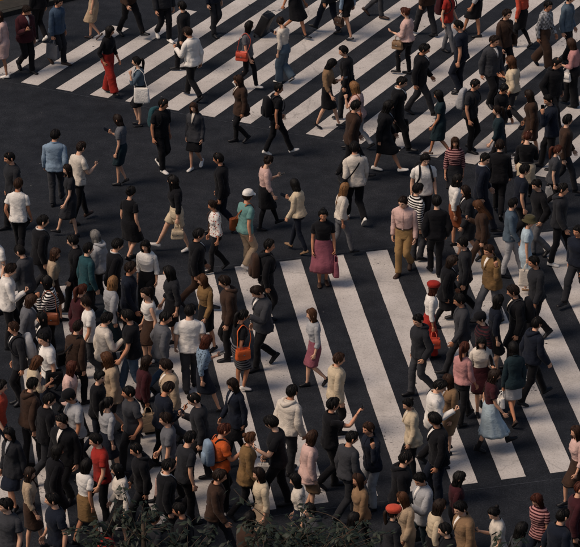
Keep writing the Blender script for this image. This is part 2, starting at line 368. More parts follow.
class Pose:
    """joint positions of one walking figure, local frame: facing +Y, right hand at +X, feet on z = 0"""
    def __init__(s, H, sex, phase, arms, lean, look, rg, stride=1.0):
        s.H, s.k, s.sex, s.rg = H, H / 1.7, sex, rg; k = s.k
        s.lean = R(lean); s.phase = phase; s.arms = arms
        s.twist = R(6) * math.cos(phase * 2 * math.pi) * stride
        s.hipj, s.knee, s.ankle, s.fdir, s.fup = {}, {}, {}, {}, {}
        hz = .90 * k; low = 9
        for sd_, off in ((1, 0.0), (-1, .5)):
            ph = phase + off
            hf, kf, fa = R(tab(HIP, ph) * stride), R(tab(KNEE, ph) * (.5 + .5 * stride)), R(tab(FOOT, ph) * stride)
            hj = np.array([sd_ * .086 * k, 0, hz]); ab = sd_ * -.035
            th = np.array([ab, math.sin(hf), -math.cos(hf)]); sh = np.array([ab * .6, math.sin(hf - kf), -math.cos(hf - kf)])
            kn = hj + nrm(th) * .425 * k; an = kn + nrm(sh) * .395 * k
            out = R(7) * sd_
            f = np.array([math.sin(out) * math.cos(fa), math.cos(out) * math.cos(fa), math.sin(fa)]); up = nrm(np.cross(np.cross(f, (0, 0, 1)), f))
            s.hipj[sd_], s.knee[sd_], s.ankle[sd_], s.fdir[sd_], s.fup[sd_] = hj, kn, an, nrm(f), up
            for q in (-.06, .13, .19): low = min(low, (an + nrm(f) * q * k - up * .078 * k)[2])
        s.dz = -low + .003
        for d in (s.hipj, s.knee, s.ankle):
            for q in d: d[q] = d[q] + np.array([0, 0, s.dz])
        s.pel = np.array([0, 0, .90 * k + s.dz])
        s.Rt = rot('x', -s.lean)
        s.Rs = s.Rt @ rot('z', s.twist)
        # arms
        s.sho, s.elb, s.wri, s.palm_n, s.fore = {}, {}, {}, {}, {}
        sx, sz = (.180, 1.338) if sex == 'm' else (.154, 1.330)
        for sd_, mode in ((-1, arms[0]), (1, arms[1])):
            sp = s.T((sd_ * sx, -.008, sz)); leg = tab(HIP, phase + (0 if sd_ > 0 else .5))
            med = np.array([-sd_, 0, 0.])
            ua, ab, el, inn = -.75 * leg * stride + 6, 7, 22 + .3 * max(0, -leg), .0
            n_ = med
            if mode == 'p': ua, ab, el, inn = 22, 8, 98, .35; n_ = np.array([-sd_ * .5, -.2, .9])
            elif mode == 'b': ua, ab, el, inn = 38, 12, 138, .18
            elif mode == 'c': ua, ab, el, inn = 2 + .15 * leg, 9, 8, 0
            elif mode == 'k': ua, ab, el, inn = -14, 16, 44, .28
            elif mode == 'r': ua, ab, el, inn = 78, 10, 70, .25; n_ = np.array([0, 1, 0.])
            elif mode == 'e': ua, ab, el, inn = 40, 35, 140, .25
            elif mode == 'f': ua, ab, el, inn = 12, 10, 92, .15; n_ = np.array([-sd_ * .6, 0, .8])
            elif mode == 't': ua, ab, el, inn = -28, 10, 16, 0
            a, b = R(ua), R(ab); U = nrm(np.array([sd_ * math.sin(b), math.sin(a) * math.cos(b), -math.cos(a) * math.cos(b)]))
            e = R(ua + el); Fd = nrm(np.array([-sd_ * inn + .4 * U[0], math.sin(e), -math.cos(e)]))
            U = s.Rs @ U; Fd = s.Rs @ Fd
            s.sho[sd_] = sp; s.elb[sd_] = sp + U * .285 * k; s.wri[sd_] = s.elb[sd_] + Fd * .245 * k
            s.fore[sd_] = Fd; s.palm_n[sd_] = nrm(n_ - (n_ @ Fd) * Fd)
        # head
        yaw, tilt = look; s.neck = s.T((0, .006, 1.49)); s.Rh = s.Rs @ rot('z', R(yaw)) @ rot('x', R(-tilt))
        s.headc = s.neck + s.Rh @ np.array([0, .018, .098]) * k
    def T(s, p):
        """torso rest point (for a 1.70 m figure) -> posed"""
        p = np.asarray(p, float) * s.k; z0 = .90 * s.k; q = p - np.array([0, 0, z0])
        return q @ s.Rs.T + np.array([0, 0, z0 + s.dz])
    def hand(s, sd_): return s.wri[sd_] + s.fore[sd_] * .085 * s.k

def ring_xy(hw, hd, cy, n=22, e=.86):
    a = np.linspace(0, 2 * np.pi, n, endpoint=False); x, y = np.sin(a), np.cos(a)
    return np.stack([hw * np.sign(x) * np.abs(x) ** e, cy + hd * np.sign(y) * np.abs(y) ** e], 1)
def torso_at(z, sex):
    return (np.interp(z, TZ, TOR[sex][0]), np.interp(z, TZ, TOR[sex][1]), np.interp(z, TZ, TCY))
def torso_rings(ps, z0, z1, ease, m=14, n=24, seed=0, wr=.007, flare=0.0):
    Z = np.linspace(z0, z1, m); out = []
    for z in Z:
        hw, hd, cy = torso_at(z, ps.sex); f = np.clip((1.46 - z) / .12, .12, 1); g = max(0, (1.0 - z)) * flare
        if isinstance(ease, tuple): f = 1; es = np.interp(z, (z0, z1), ease)
        else: es = ease
        xy = ring_xy(hw + es * f + g, hd + es * f + g, cy, n)
        out.append(ps.T(np.c_[xy, np.full(n, z)]))
    V = np.array(out)
    if not wr: return V
    if isinstance(ease, tuple): wr = wr * np.clip((Z - z0 - .06) / .10, 0, 1)
    low = np.clip((1.30 - Z) / .35, 0, 1)      # hanging folds that deepen to the hem, slanting pulls higher up
    V = wrinkle(V, wr * 1.35 * low, seed, (19, 19, 4.5), .3)
    return wrinkle(V, wr * .85 * np.clip((1.42 - Z) / .15, .05, 1), seed + 5, (15, 15, 21), .2)
def leg_pt(ps, sd_, z):
    """leg axis point at height z"""
    P = np.array([ps.hipj[sd_], ps.knee[sd_], ps.ankle[sd_]])
    if z >= P[0][2]: return P[0]
    for a, b in ((0, 1), (1, 2)):
        lo, hi = P[b][2], P[a][2]
        if lo <= z <= hi: return P[a] + (P[b] - P[a]) * (hi - z) / max(hi - lo, 1e-6)
    return P[2]
def drape(mb, ps, z0, z1, ease0, flare, seed, pleat=0, n=36, m=16, r_leg=.085, mat=0):
    """skirt or coat tail: rings from z1 (top) down to z0, wrapped round both legs"""
    k = ps.k; rings = []; hw_p = 0; hd_p = 0
    for i, z in enumerate(np.linspace(z1, z0, m)):
        u = i / (m - 1)
        hw, hd, cy = torso_at(max(z, .80), ps.sex); zz = z * k + ps.dz
        a, b = leg_pt(ps, 1, zz), leg_pt(ps, -1, zz); rl = r_leg * k * (1 - .38 * np.clip((.85 - z) / .4, 0, 1))
        c = ps.T((0, cy, max(z, .90)))[:2] if z > .92 else None
        W = (hw + ease0) * k + flare * u * .55; D = (hd + ease0) * k + flare * u * .5
        mx = np.array([(a[0] + b[0]) / 2, (a[1] + b[1]) / 2]); cen = mx * min(1, u * 1.4) + (c if c is not None else np.zeros(2)) * (1 - min(1, u * 1.4))
        if u > .15:
            W = max(W * (.96 if u > .5 else 1), abs(a[0] - b[0]) / 2 + rl + .022); D = max(D * .9, abs(a[1] - b[1]) / 2 + rl + .022)
        W = max(W, hw_p * .985); D = max(D, hd_p * .985) if u < .99 else max(D, hd_p * .97); hw_p, hd_p = W, D
        t = np.linspace(0, 2 * np.pi, n, endpoint=False); x, y = np.sin(t), np.cos(t)
        q = 1 + (pleat * u * np.sin(t * 11 + seed) if pleat else .028 * u * np.sin(t * 5 + seed) + .02 * u * np.sin(t * 9 + 2 * seed))
        rings.append(np.stack([cen[0] + W * q * np.sign(x) * abs(x) ** .9, cen[1] + D * q * np.sign(y) * abs(y) ** .9, np.full(n, zz) + (.008 * np.sin(3 * t + seed) if i == m - 1 else 0)], 1))
    V = wrinkle(np.array(rings), np.linspace(.002, .008, m), seed, (7, 7, 5))
    C = V[-1].mean(0); V = np.concatenate([V, [C + (V[-1] - C) * .95 + np.array([0, 0, .012])], [C + (V[-1] - C) * .93 + np.array([0, 0, .06])]])
    mb.grid(V, mat=mat)
def sleeve(mb, ps, sd_, frac, r0, r1, seed, n=16, mat=0, wr=.0065):
    """frac: 0..2, elbow at 1, wrist at 2"""
    k = ps.k; S, E, W = ps.sho[sd_], ps.elb[sd_], ps.wri[sd_]
    inn = ps.T((sd_ * (.10 if ps.sex == 'm' else .085), -.006, 1.345)); rs = .058 + .25 * max(0, r0 - .066)
    if frac <= 1: end = S + (E - S) * frac; P = [inn, S, S + (end - S) * .5, end]; r = [.052, rs, (rs + r0) / 2, r0]
    else:
        end = E + (W - E) * (frac - 1)
        P = [inn, S, S + (E - S) * .5, E, E + (end - E) * .5, end]; re = r0 * .5 + r1 * .5
        r = [.052, rs, (rs + re) / 2 + .002, re, (re + r1) / 2, r1]
    P, rr = catmull(P, np.array([r, r]).T * k, 21 if frac > 1 else 10)
    V = tube_rings(P, rr, nrm(np.cross(ps.fore[sd_], S - E) + np.array([1e-3, 0, 0])), n)
    a = np.full(len(V), wr); a[:3] *= .4
    V = wrinkle(V, a, seed, (18, 18, 22)); C = V[-1].mean(0)
    V = np.concatenate([V, [C + (V[-1] - C) * .90], [C + (V[-1] - C) * .86 + nrm(P[-3] - P[-1]) * .03]])
    mb.grid(V, mat=mat)
def trouser_leg(mb, ps, sd_, r, seed, end=1.0, mat=0, wr=.006):
    """r: radii at hip, thigh, knee, calf, hem; end 1 = ankle, lower for shorts"""
    k = ps.k; h, kn, an = ps.hipj[sd_], ps.knee[sd_], ps.ankle[sd_]
    P = [h + np.array([-.012 * sd_, 0, .06 * k]), h + np.array([-.004 * sd_, 0, -.02]), h + (kn - h) * .5, kn + np.array([0, .006, 0]), kn + (an - kn) * .45 + np.array([0, -.008, 0]), an + (an - kn) * .03]
    rr = list(r[:1]) + list(r)
    if end < 1:
        P = P[:3] + [h + (kn - h) * end]; rr = [r[0], r[0], r[1], r[1] * 1.03]
    P, rr = catmull(P, np.array([rr, rr]).T * k, 32 if end == 1 else 14)
    V = tube_rings(P, rr, (1, 0, 0), 16); z = np.arange(len(V)) / len(V)
    amp = wr * (.5 + .9 * np.exp(-((z - .52) / .1) ** 2) + .9 * np.exp(-((z - .97) / .08) ** 2) + .4 * np.exp(-(z / .15) ** 2))
    V = wrinkle(V, amp, seed + sd_, (13, 13, 20)); C = V[-1].mean(0)
    V = np.concatenate([V, [C + (V[-1] - C) * .92], [C + (V[-1] - C) * .88 + nrm(P[-4] - P[-1]) * .03]])
    mb.grid(V, cap0=True, mat=mat)

# head: built once per sex in a local frame, face towards +Y
def head_geo(sex):
    nr, na = 24, 38; HS = 1.03; a = np.linspace(-np.pi, np.pi, na, endpoint=False); a = a - .38 * np.sin(a)   # denser at the face
    th = np.linspace(.05, np.pi - .12, nr); V = np.zeros((nr, na, 3))
    w, d, h = (.077, .098, .117) if sex == 'm' else (.072, .092, .112)
    for i, t in enumerate(th):
        z = math.cos(t); r = math.sin(t) ** .92
        for j, q in enumerate(a):
            x = w * r * math.sin(q); y = d * r * math.cos(q); zz = h * z; lo = max(0, -z)
            x *= 1 - .40 * lo ** 1.4 + .02 * (z > 0) * z
            if y > 0: y *= 1 - .10 * lo; y = min(y, d * .93 + (y - d * .93) * .3)
            else: y *= 1 - .50 * lo ** 1.2
            g = lambda u, s_: math.exp(-(u / s_) ** 2)
            f = g(q, .15) if abs(q) < 1 else 0
            y += f * (.021 * g(zz + .027, .013) + .013 * g(zz + .010, .018) + .004 * g(zz - .012, .018))
            ey = g(abs(q) - .36, .17) if abs(q) < 1.2 else 0
            y += -.007 * ey * g(zz - .008, .014) + .004 * (g(q, .6) if abs(q) < 1.5 else 0) * g(zz - .030, .010)
            ck = g(abs(q) - .62, .25) if abs(q) < 1.5 else 0
            y += .003 * ck * g(zz + .025, .02)
            lp = g(q, .24) if abs(q) < 1 else 0
            y += lp * (.006 * g(zz + .062, .008) - .003 * g(zz + .048, .006) + .007 * g(zz + .098, .014))
            V[i, j] = (x, y, zz)
    m = MB(); mats = []
    for i in range(nr - 1):
        for j in range(na):
            c = (V[i, j] + V[i + 1, (j + 1) % na]) / 2; q = abs(math.atan2(c[0], c[1]))
            mats.append(1 if q < .26 and -.071 < c[2] < -.053 else 2 if .13 < q < .58 and .019 < c[2] < .031 else 0)
    mats += [0, 0]; m.grid(V, True, True, True, mats)
    for s_ in (1, -1):      # eyes and ears
        q = .36 * s_; c = np.array([w * .97 * math.sin(q), d * math.cos(q) * .905, .007])
        P = [c + np.array([dx, -abs(dx) * .25, 0]) for dx in (-.014, -.008, 0, .008, .014)]
        m.grid(tube_rings(P, np.array([.001, .0055, .0065, .0055, .001]), (0, 0, 1), 6), True, True, True, 3)
        e = np.array([s_ * w * .99, -.008, -.005])
        P = [e + np.array([s_ * t_, -t_ * .6, 0]) for t_ in (-.008, .002, .010, .016)]
        m.grid(tube_rings(P, np.array([[.015, .024], [.014, .026], [.018, .032], [.008, .02]]), (0, 1, 0), 10), True, True, True, 0)
    return np.concatenate(m.V) * HS, m.F, m.M
HEADS = {x: head_geo(x) for x in 'mf'}

def hair_geo(ps, style, seed, mb, mat=0):
    """hair shell in the head frame, returned in person space"""
    k = ps.k; w, d, h = (.077, .098, .117) if ps.sex == 'm' else (.072, .092, .112)
    na, nr = 40, 13; long_ = {'short': 0, 'bob': .12, 'long': .30, 'bun': 0, 'ponytail': 0, 'crop': 0, 'cap': 0}.get(style, 0)
    thick = {'short': .013, 'crop': .008, 'bob': .017, 'long': .016, 'bun': .015, 'ponytail': .015, 'cap': .012}[style]
    a = np.linspace(-np.pi, np.pi, na, endpoint=False); rows = []
    fringe = .044 + .02 * ((seed * 13) % 1) if style in ('bob', 'long') else .050 + .015 * ((seed * 7) % 1)
    ext = nr + (12 if long_ else 0); V = np.zeros((ext, na, 3))
    for j, q in enumerate(a):
        aq = abs(q)
        edge = np.interp(aq, [0, .7, 1.0, 1.35, 1.9, np.pi], [fringe, fringe - .004, .012, -.028, -.055, -.078])
        if long_: edge = np.interp(aq, [0, .65, .95, 1.2, np.pi], [fringe, fringe - .006, .0, -.04, -.06])
        tmax = math.acos(np.clip(edge / h, -1, 1))
        part = .006 * math.cos(q * 2 + seed)
        for i in range(nr):
            u = i / (nr - 1); t = .04 + u * (tmax - .04); z = math.cos(t); r = math.sin(t); lo = max(0, -z)
            nz = noise.noise(Vector((math.sin(q) * 5 + seed, math.cos(q) * 5, u * 2.2))) + .7 * noise.noise(Vector((math.sin(q) * 14, math.cos(q) * 14 + seed, u * 3)))
            off = thick * (.75 + .5 * math.sin(min(1, u * 1.25) * np.pi * .5)) * (1 if u < .85 or long_ else 1 - (u - .85) / .15 * .75) + .006 * nz + part * (1 - u)
            x = (w + off) * r * math.sin(q); y = (d + off) * r * math.cos(q); zz = (h + off * 1.1) * z
            x *= 1 - .25 * lo ** 1.4
            if y < 0: y *= 1 - .28 * lo
            elif lo > 0: y *= 1 - .1 * lo
            V[i, j] = (x, y, zz)
        if long_:
            back = np.clip((aq - .95) / .45, 0, 1); b0 = V[nr - 1, j].copy()
            for i in range(12):
                u = (i + 1) / 12; L = long_ * back * (1 + .12 * noise.noise(Vector((q * 3, seed, 1))))
                wv = .010 * noise.noise(Vector((math.sin(q) * 9, seed + math.cos(q) * 9, u * 3)))
                out = 1 + back * (.10 * math.sin(u * np.pi * .8) + (.06 * u if style == 'long' else -.10 * u)) + wv / .08
                yy = b0[1] * out - (.025 * u if b0[1] < 0 and style == 'long' else 0)
                if back <= 0: V[nr + i, j] = b0 * np.array([.985, .97, 1]); continue
                V[nr + i, j] = (b0[0] * out, yy, b0[2] - L * u)
    E = V[-1]; C = E.mean(0); V = np.concatenate([V, [C + (E - C) * np.array([.80, .80, 1]) + np.array([0, 0, .004])]]) * 1.03
    mb.grid((V * k) @ ps.Rh.T + ps.headc, True, True, False, mat)
    rg = random.Random(int(seed * 1000)); W = V[:-1]; nrow = len(W)       # loose locks lying on the shell
    for _ in range(68 if style not in ('bun', 'ponytail') else 48):
        j = rg.uniform(0, na); i0 = rg.randrange(0, 7); dj = rg.gauss(0, 1.6); last = nrow - 1; pts = []
        jj = int(j) % na
        if long_ and abs(a[jj]) < .95: last = nr - 1
        for t in (0, .25, .5, .75, 1):
            r_ = i0 + (last - i0) * t; ri = min(int(r_), nrow - 2); jf = (j + dj * t) % na; j0 = int(jf); fr = jf - j0
            lo_ = W[ri, j0] * (1 - fr) + W[ri, (j0 + 1) % na] * fr; hi_ = W[ri + 1, j0] * (1 - fr) + W[ri + 1, (j0 + 1) % na] * fr; p = lo_ + (hi_ - lo_) * (r_ - ri)
            pts.append(p + nrm(p * np.array([1, 1, .6 if p[2] > -.05 else .1])) * (.003 + .004 * rg.random() + (.003 * t * t if style in ('short', 'bob') else 0)))
        pts = np.array(pts); pts[-1] += (pts[-1] - pts[-2]) * rg.uniform(0, .5)
        w_ = rg.uniform(.0035, .0075); mb.grid(tube_rings((pts * k) @ ps.Rh.T + ps.headc, np.array([[w_ * q_, .0035 * q_] for q_ in (.3, .9, 1, .8, .1)]) * k, ps.Rh @ nrm(np.cross(pts[2], pts[-1]) + 1e-4), 3), True, True, True, mat)
    def loc(p): return (np.asarray(p, float) * k) @ ps.Rh.T + ps.headc
    if style == 'bun':
        n = 12; P = [loc((0, -d - .005 - t, .055 + t * .5)) for t in (-.02, .0, .02, .04, .052)]
        mb.grid(wrinkle(tube_rings(P, np.array([.022, .036, .040, .03, .008]) * k, (1, 0, 0), n), .004, seed), True, True, True, mat)
    if style == 'ponytail':
        P = [loc((0, -d + .005, .05)), loc((0, -d - .04, .055)), loc((0, -d - .07, .0)), loc((.01, -d - .062, -.09)), loc((.015, -d - .045, -.19)), loc((.015, -d - .035, -.24))]
        P, r = catmull(P, np.array([[.02, .032, .036, .034, .024, .006]] * 2).T * k, 14)
        mb.grid(wrinkle(tube_rings(P, r, (1, 0, 0), 12), .006, seed, (30, 30, 8)), True, True, True, mat)
def hat_geo(ps, kind, mb):
    k = ps.k * 1.06; w, d, h = .077 + .018, .098 + .018, .117 + .016
    def loc(p): return (np.asarray(p, float) * k) @ ps.Rh.T + ps.headc
    n = 28; a = np.linspace(0, 2 * np.pi, n, endpoint=False); rows = []
    if kind == 'cap':
        for z, s_ in ((.030, 1.0), (.055, 1.0), (.085, .93), (.112, .75), (.128, .48), (.136, .18), (.137, .04)):
            rows.append(loc(np.stack([w * s_ * np.sin(a), -.004 + d * s_ * np.cos(a), np.full(n, z)], 1)))
        mb.grid(np.array(rows), True, False, True)
        b = np.linspace(-.95, .95, 13); top = []
        for r_, dz in ((.93, .034), (1.25, .030), (1.55, .020), (1.62, .014)):
            top.append(loc(np.stack([w * np.sin(b) * min(r_, 1.12), d * np.cos(b) * r_ + (-.01 if r_ > 1 else 0), np.full(13, dz) - .012 * np.sin(b) ** 2], 1)))
        T = np.array(top); up = loc((0, 0, .004)) - loc((0, 0, 0)); mb.grid(np.concatenate([T, T[::-1] - up]), False)
    elif kind == 'bucket hat':
        for z, s_ in ((.012, 1.45), (.018, 1.42), (.048, 1.05), (.075, 1.02), (.112, .95), (.132, .8), (.138, .4), (.139, .05)):
            rows.append(loc(np.stack([w * s_ * np.sin(a), -.004 + d * s_ * np.cos(a), np.full(n, z) + .004 * np.sin(3 * a)], 1)))
        rows.insert(0, rows[1] * 0 + loc(np.stack([w * 1.0 * np.sin(a), -.004 + d * 1.0 * np.cos(a), np.full(n, .040)], 1)))
        mb.grid(np.array(rows), True, False, True)
    else:   # beret / knitted hat
        for z, s_ in ((.040, 1.02), (.052, 1.06), (.075, 1.16), (.100, 1.17), (.125, 1.0), (.140, .66), (.146, .2), (.147, .04)):
            rows.append(loc(np.stack([w * s_ * np.sin(a) + .01 * s_, -.012 + d * s_ * np.cos(a), np.full(n, z)], 1)))
        mb.grid(wrinkle(np.array(rows), .003, 3.3), True, False, True)

def hand_geo(ps, sd_, mb, grip, mat=0):
    k = ps.k * (1.0 if ps.sex == 'm' else .93); W, d, n = ps.wri[sd_], ps.fore[sd_], ps.palm_n[sd_]; w = sd_ * np.cross(d, n)
    P = [W - d * .02 * k, W + d * .012 * k, W + d * .045 * k, W + d * .082 * k, W + d * .095 * k]
    mb.grid(tube_rings(P, np.array([[.024, .020], [.029, .018], [.040, .017], [.041, .014], [.034, .010]]) * k, w, 12), True, True, True, mat)
    curl = R(62 if grip else 24)
    for i, (o, L) in enumerate(((.030, .072), (.010, .080), (-.010, .075), (-.029, .058))):
        p = W + (d * (.084 - .004 * abs(i - 1)) + w * o) * k; q = [p - d * .02 * k, p]; c = R(12 + 3 * i) + (.25 if grip else 0)
        for f in (.45, .32, .23):
            c += curl * (.75 if f == .45 else 1) * (.8 + .08 * i); p = p + (d * math.cos(c) + n * math.sin(c) + w * o * .9) * L * f * k; q.append(p)
        q = np.array(q); mb.grid(tube_rings(q, np.array([.0085, .0092, .0085, .0078, .0058]) * k, w, 7), True, True, True, mat)
    p = W + (d * .022 + w * .026) * k; q = [p - w * .012 * k, p]
    for dd, ww, nn, L in ((.65, .62, .30, .036), (.85, .25, .45, .030), (.88, .0, .55, .022)):
        if grip: nn += .5; ww -= .3
        p = p + nrm(d * dd + w * ww + n * nn) * L * k; q.append(p)
    mb.grid(tube_rings(np.array(q), np.array([.013, .0125, .0105, .0095, .0065]) * k, n, 7), True, True, True, mat)

def shoe_geo(ps, sd_, kind, mb):
    k = ps.k * (1.0 if ps.sex == 'm' else .92); A, f, u = ps.ankle[sd_], ps.fdir[sd_], ps.fup[sd_]; x = nrm(np.cross(f, u))
    S = [-.068, -.060, -.040, -.005, .030, .065, .100, .135, .165, .185, .192]
    Wd = [.012, .026, .034, .036, .037, .041, .045, .046, .040, .026, .010]
    Hh = {'boots': [.12, .14, .15, .15, .14, .085, .068, .058, .05, .04, .022], 'pumps': [.05, .058, .052, .036, .03, .028, .034, .040, .036, .03, .016]}.get(kind, [.055, .072, .082, .088, .086, .076, .062, .052, .046, .038, .02])
    n = 16; a = np.linspace(0, 2 * np.pi, n, endpoint=False); V = []
    for s_, w, h in zip(S, Wd, Hh):
        c, sn = np.cos(a), np.sin(a); hh = np.where(sn > 0, .02 + (h - .02) * sn, .02 * sn + .02); ww = np.where(sn > 0, np.sign(c) * abs(c) ** .7 * (1 - .25 * sn * sn), np.sign(c) * abs(c) ** .35)
        V.append(A + f * s_ * k + x[None] * (w * 1.06 * ww * k)[:, None] + u[None] * ((hh - .080) * k)[:, None])
    V = np.array(V); mats = []
    for i in range(len(S) - 1):
        for j in range(n): mats.append(1 if a[j] >= np.pi - .1 or a[j] > 2 * np.pi - .5 else 0)
    mb.grid(V, True, True, True, mats + [0, 0])
    if kind == 'boots':
        P = [A - u * .01 * k, A + nrm(ps.knee[sd_] - A) * .10 * k, A + nrm(ps.knee[sd_] - A) * .17 * k]
        mb.grid(tube_rings(P, np.array([.048, .050, .053]) * k, (1, 0, 0), 14), mats=None) if False else mb.grid(tube_rings(P, np.array([.048, .050, .053]) * k, (1, 0, 0), 14), True, False, False, 0)

def skin_skeleton(ps):
    k = ps.k; V, E, Rd = [], [], []
    def add(p, r, par=None):
        V.append(tuple(p)); Rd.append(r * k); 
        if par is not None: E.append((par, len(V) - 1))
        return len(V) - 1
    f = ps.sex == 'f'
    pel = add(ps.T((0, 0, .92)), .105); s1 = add(ps.T((0, 0, 1.06)), .090, pel); s2 = add(ps.T((0, 0, 1.18)), .098, s1); ch = add(ps.T((0, -.005, 1.30)), .085, s2)
    nb = add(ps.T((0, -.008, 1.425)), .056 if f else .064, ch); n2 = add(ps.neck + np.array([0, 0, -.015]), .047 if f else .056, nb); add(ps.headc + (ps.neck - ps.headc) * .45, .044 if f else .05, n2)
    q = .90 if f else 1.0
    for sd_ in (1, -1):
        S, Eb, W = ps.sho[sd_], ps.elb[sd_], ps.wri[sd_]
        c = add(ps.T((sd_ * .09, -.005, 1.345)), .052 * q, ch); s_ = add(S, .050 * q, c); m1 = add(S + (Eb - S) * .45, .047 * q, s_); e = add(Eb, .037 * q, m1)
        fm = add(Eb + (W - Eb) * .3, .040 * q, e); fm2 = add(Eb + (W - Eb) * .65, .032 * q, fm); add(W, .024 * q, fm2)
        h, kn, an = ps.hipj[sd_], ps.knee[sd_], ps.ankle[sd_]
        hp = add(h + np.array([0, 0, -.02]), .082, pel); t1 = add(h + (kn - h) * .35, .076, hp); t2 = add(h + (kn - h) * .72, .060, t1); kk = add(kn, .050, t2)
        c1 = add(kn + (an - kn) * .30 + np.array([0, -.010, 0]), .052 * (.95 if f else 1), kk); c2 = add(kn + (an - kn) * .62, .040, c1); a_ = add(an + (kn - an) * .06, .030, c2)
        add(an + ps.fdir[sd_] * .03 * k - ps.fup[sd_] * .03 * k, .032, a_)
    return V, E, Rd

TOPS = {  # ease, hem, sleeve, sleeve radii, collar, neck top
 't-shirt': (.018, .84, .55, (.068, .070), 0, 1.448), 'shirt': (.020, .82, 2, (.070, .046), 1, 1.452), 'blouse': (.024, .90, 1.45, (.068, .058), 0, 1.44),
 'jacket': (.030, .79, 1.98, (.078, .052), 2, 1.45), 'suit jacket': (.026, .78, 1.95, (.076, .052), 3, 1.45), 'coat': (.036, .52, 1.98, (.084, .060), 2, 1.45),
 'hoodie': (.034, .84, 1.98, (.084, .056), 4, 1.45), 'sweater': (.028, .86, 1.97, (.080, .056), 0, 1.448), 'tank top': (.016, .88, .06, (.060, .060), 0, 1.415),
 'dress': (.014, 1.02, .5, (.072, .072), 0, 1.44), 'cardigan': (.030, .74, 1.97, (.080, .056), 2, 1.448), 'polo shirt': (.020, .84, .6, (.068, .072), 1, 1.45)}
BOTS = {'trousers': (.098, .086, .070, .066, .062), 'slim trousers': (.094, .078, .060, .060, .048), 'jeans': (.096, .082, .066, .064, .060), 'wide trousers': (.106, .108, .105, .106, .108),
        'shorts': (.108, .104, .10, .1, .1), 'skirt': None, 'long skirt': None, 'mini skirt': None, 'pleated skirt': None}
PATT = {'striped', 'checked', 'patterned'}
def parse(s):
    """'black striped t-shirt' -> colour, pattern, type"""
    w = s.split(); c = w[0] + ' ' + w[1] if w[0] + ' ' + w[1] in PAL else w[0]; w = w[len(c.split()):]
    p = 'plain'
    if w[0] in PATT: p = w[0]; w = w[1:]
    return c, p, ' '.join(w)

FIGS = []
def P_(hx, hy, head, sex, top, bot='', hair='short', hc='black', arms='ss', bag='', shoes='black shoes', ph=None, hat='', H=None, tuck=False, tights=False, look=None, note=''):
    FIGS.append(dict(hx=hx, hy=hy, head=head, sex=sex, top=top, bot=bot, hair=hair, hc=hc, arms=arms, bag=bag, shoes=shoes, ph=ph, hat=hat, H=H, tuck=tuck, tights=tights, look=look, note=note))
# upper crossing, left to right
P_(24, 8, 'R', 'm', 'maroon jacket', 'black trousers', 'short', 'dark brown', arms='sp')
P_(2, 16, 'L', 'f', 'pale pink coat', 'cream skirt', 'long', 'brown', shoes='white sneakers')
P_(56, 1, 'R', 'm', 'denim blue shirt', 'charcoal trousers', 'short', 'black', shoes='brown shoes', bag='grey tote bag', arms='sc')
P_(38, -24, 'L', 'm', 'black hoodie', 'black trousers', 'short', 'black', shoes='white sneakers')
P_(93, -22, 'L', 'f', 'beige dress', '', 'long', 'chestnut', shoes='brown pumps')
P_(107, 31, 'R', 'f', 'black blouse', 'red wide trousers', 'bob', 'black', arms='sk', shoes='black shoes')
P_(140, 62, 'L', 'f', 'grey-blue blouse', 'black skirt', 'bob', 'black', shoes='black pumps', bag='white tote bag', arms='bs')
P_(163, -22, 'R', 'm', 'charcoal sweater', 'black jeans', 'crop', 'black', shoes='white sneakers')
P_(184, 7, 'L', 'm', 'black jacket', 'black trousers', 'short', 'black', arms='sc', bag='brown handbag')
P_(192, 34, 'L', 'm', 'white shirt', 'black trousers', 'short', 'dark brown', arms='pf', bag='')
P_(213, -30, 'R', 'm', 'navy shirt', 'charcoal trousers', 'short', 'black')
P_(247, 27, 'R', 'f', 'grey t-shirt', 'black slim trousers', 'bob', 'black', shoes='white sneakers', bag='coral shoulder bag', arms='bs')
P_(284, 22, 'L', 'f', 'off-white blouse', 'grey-blue wide trousers', 'bun', 'dark brown', shoes='white pumps', arms='sp')
P_(276, 90, 'R', 'm', 'black t-shirt', 'black trousers', 'short', 'black', bag='black backpack', shoes='white sneakers')
P_(241, 80, 'L', 'f', 'brown cardigan', 'black slim trousers', 'long', 'brown')
P_(295, -24, 'R', 'f', 'black dress', '', 'long', 'black', arms='st', bag='black suitcase', shoes='black pumps')
P_(347, -22, 'L', 'f', 'light blue shirt', 'black shorts', 'ponytail', 'dark brown', shoes='black pumps', bag='brown handbag', arms='cs')
P_(376, -44, 'R', 'm', 'grey polo shirt', 'dark grey slim trousers', 'short', 'black', shoes='brown shoes')
P_(408, 13, 'L', 'f', 'pale pink blouse', 'black slim trousers', 'bob', 'auburn', bag='tan handbag', arms='fs')
P_(327, 64, 'R', 'f', 'tan blouse', 'black skirt', 'bob', 'black', arms='pf', shoes='black pumps')
P_(348, 52, 'L', 'm', 'black sweater', 'charcoal trousers', 'short', 'black')
P_(359, 88, 'L', 'f', 'pale pink t-shirt', 'light grey slim trousers', 'long', 'blond', bag='rust shoulder bag', arms='bs')
P_(397, 82, 'R', 'm', 'black suit jacket', 'black trousers', 'short', 'black', arms='cs', bag='black briefcase')
P_(441, 96, 'L', 'f', 'dark teal dress', '', 'bob', 'black', shoes='brown pumps')
P_(448, -8, 'R', 'f', 'red t-shirt', 'grey slim trousers', 'long', 'dark brown', bag='maroon backpack')
P_(462, 26, 'L', 'm', 'navy t-shirt', 'navy trousers', 'crop', 'black')
P_(523, -12, 'L', 'f', 'coral sweater', 'black skirt', 'bob', 'dark brown', tights=True)
P_(545, 6, 'R', 'm', 'light grey checked shirt', 'brown wide trousers', 'short', 'black', arms='ss')
P_(514, 62, 'L', 'f', 'cream blouse', 'charcoal trousers', 'long', 'chestnut', bag='cream tote bag', arms='bf')
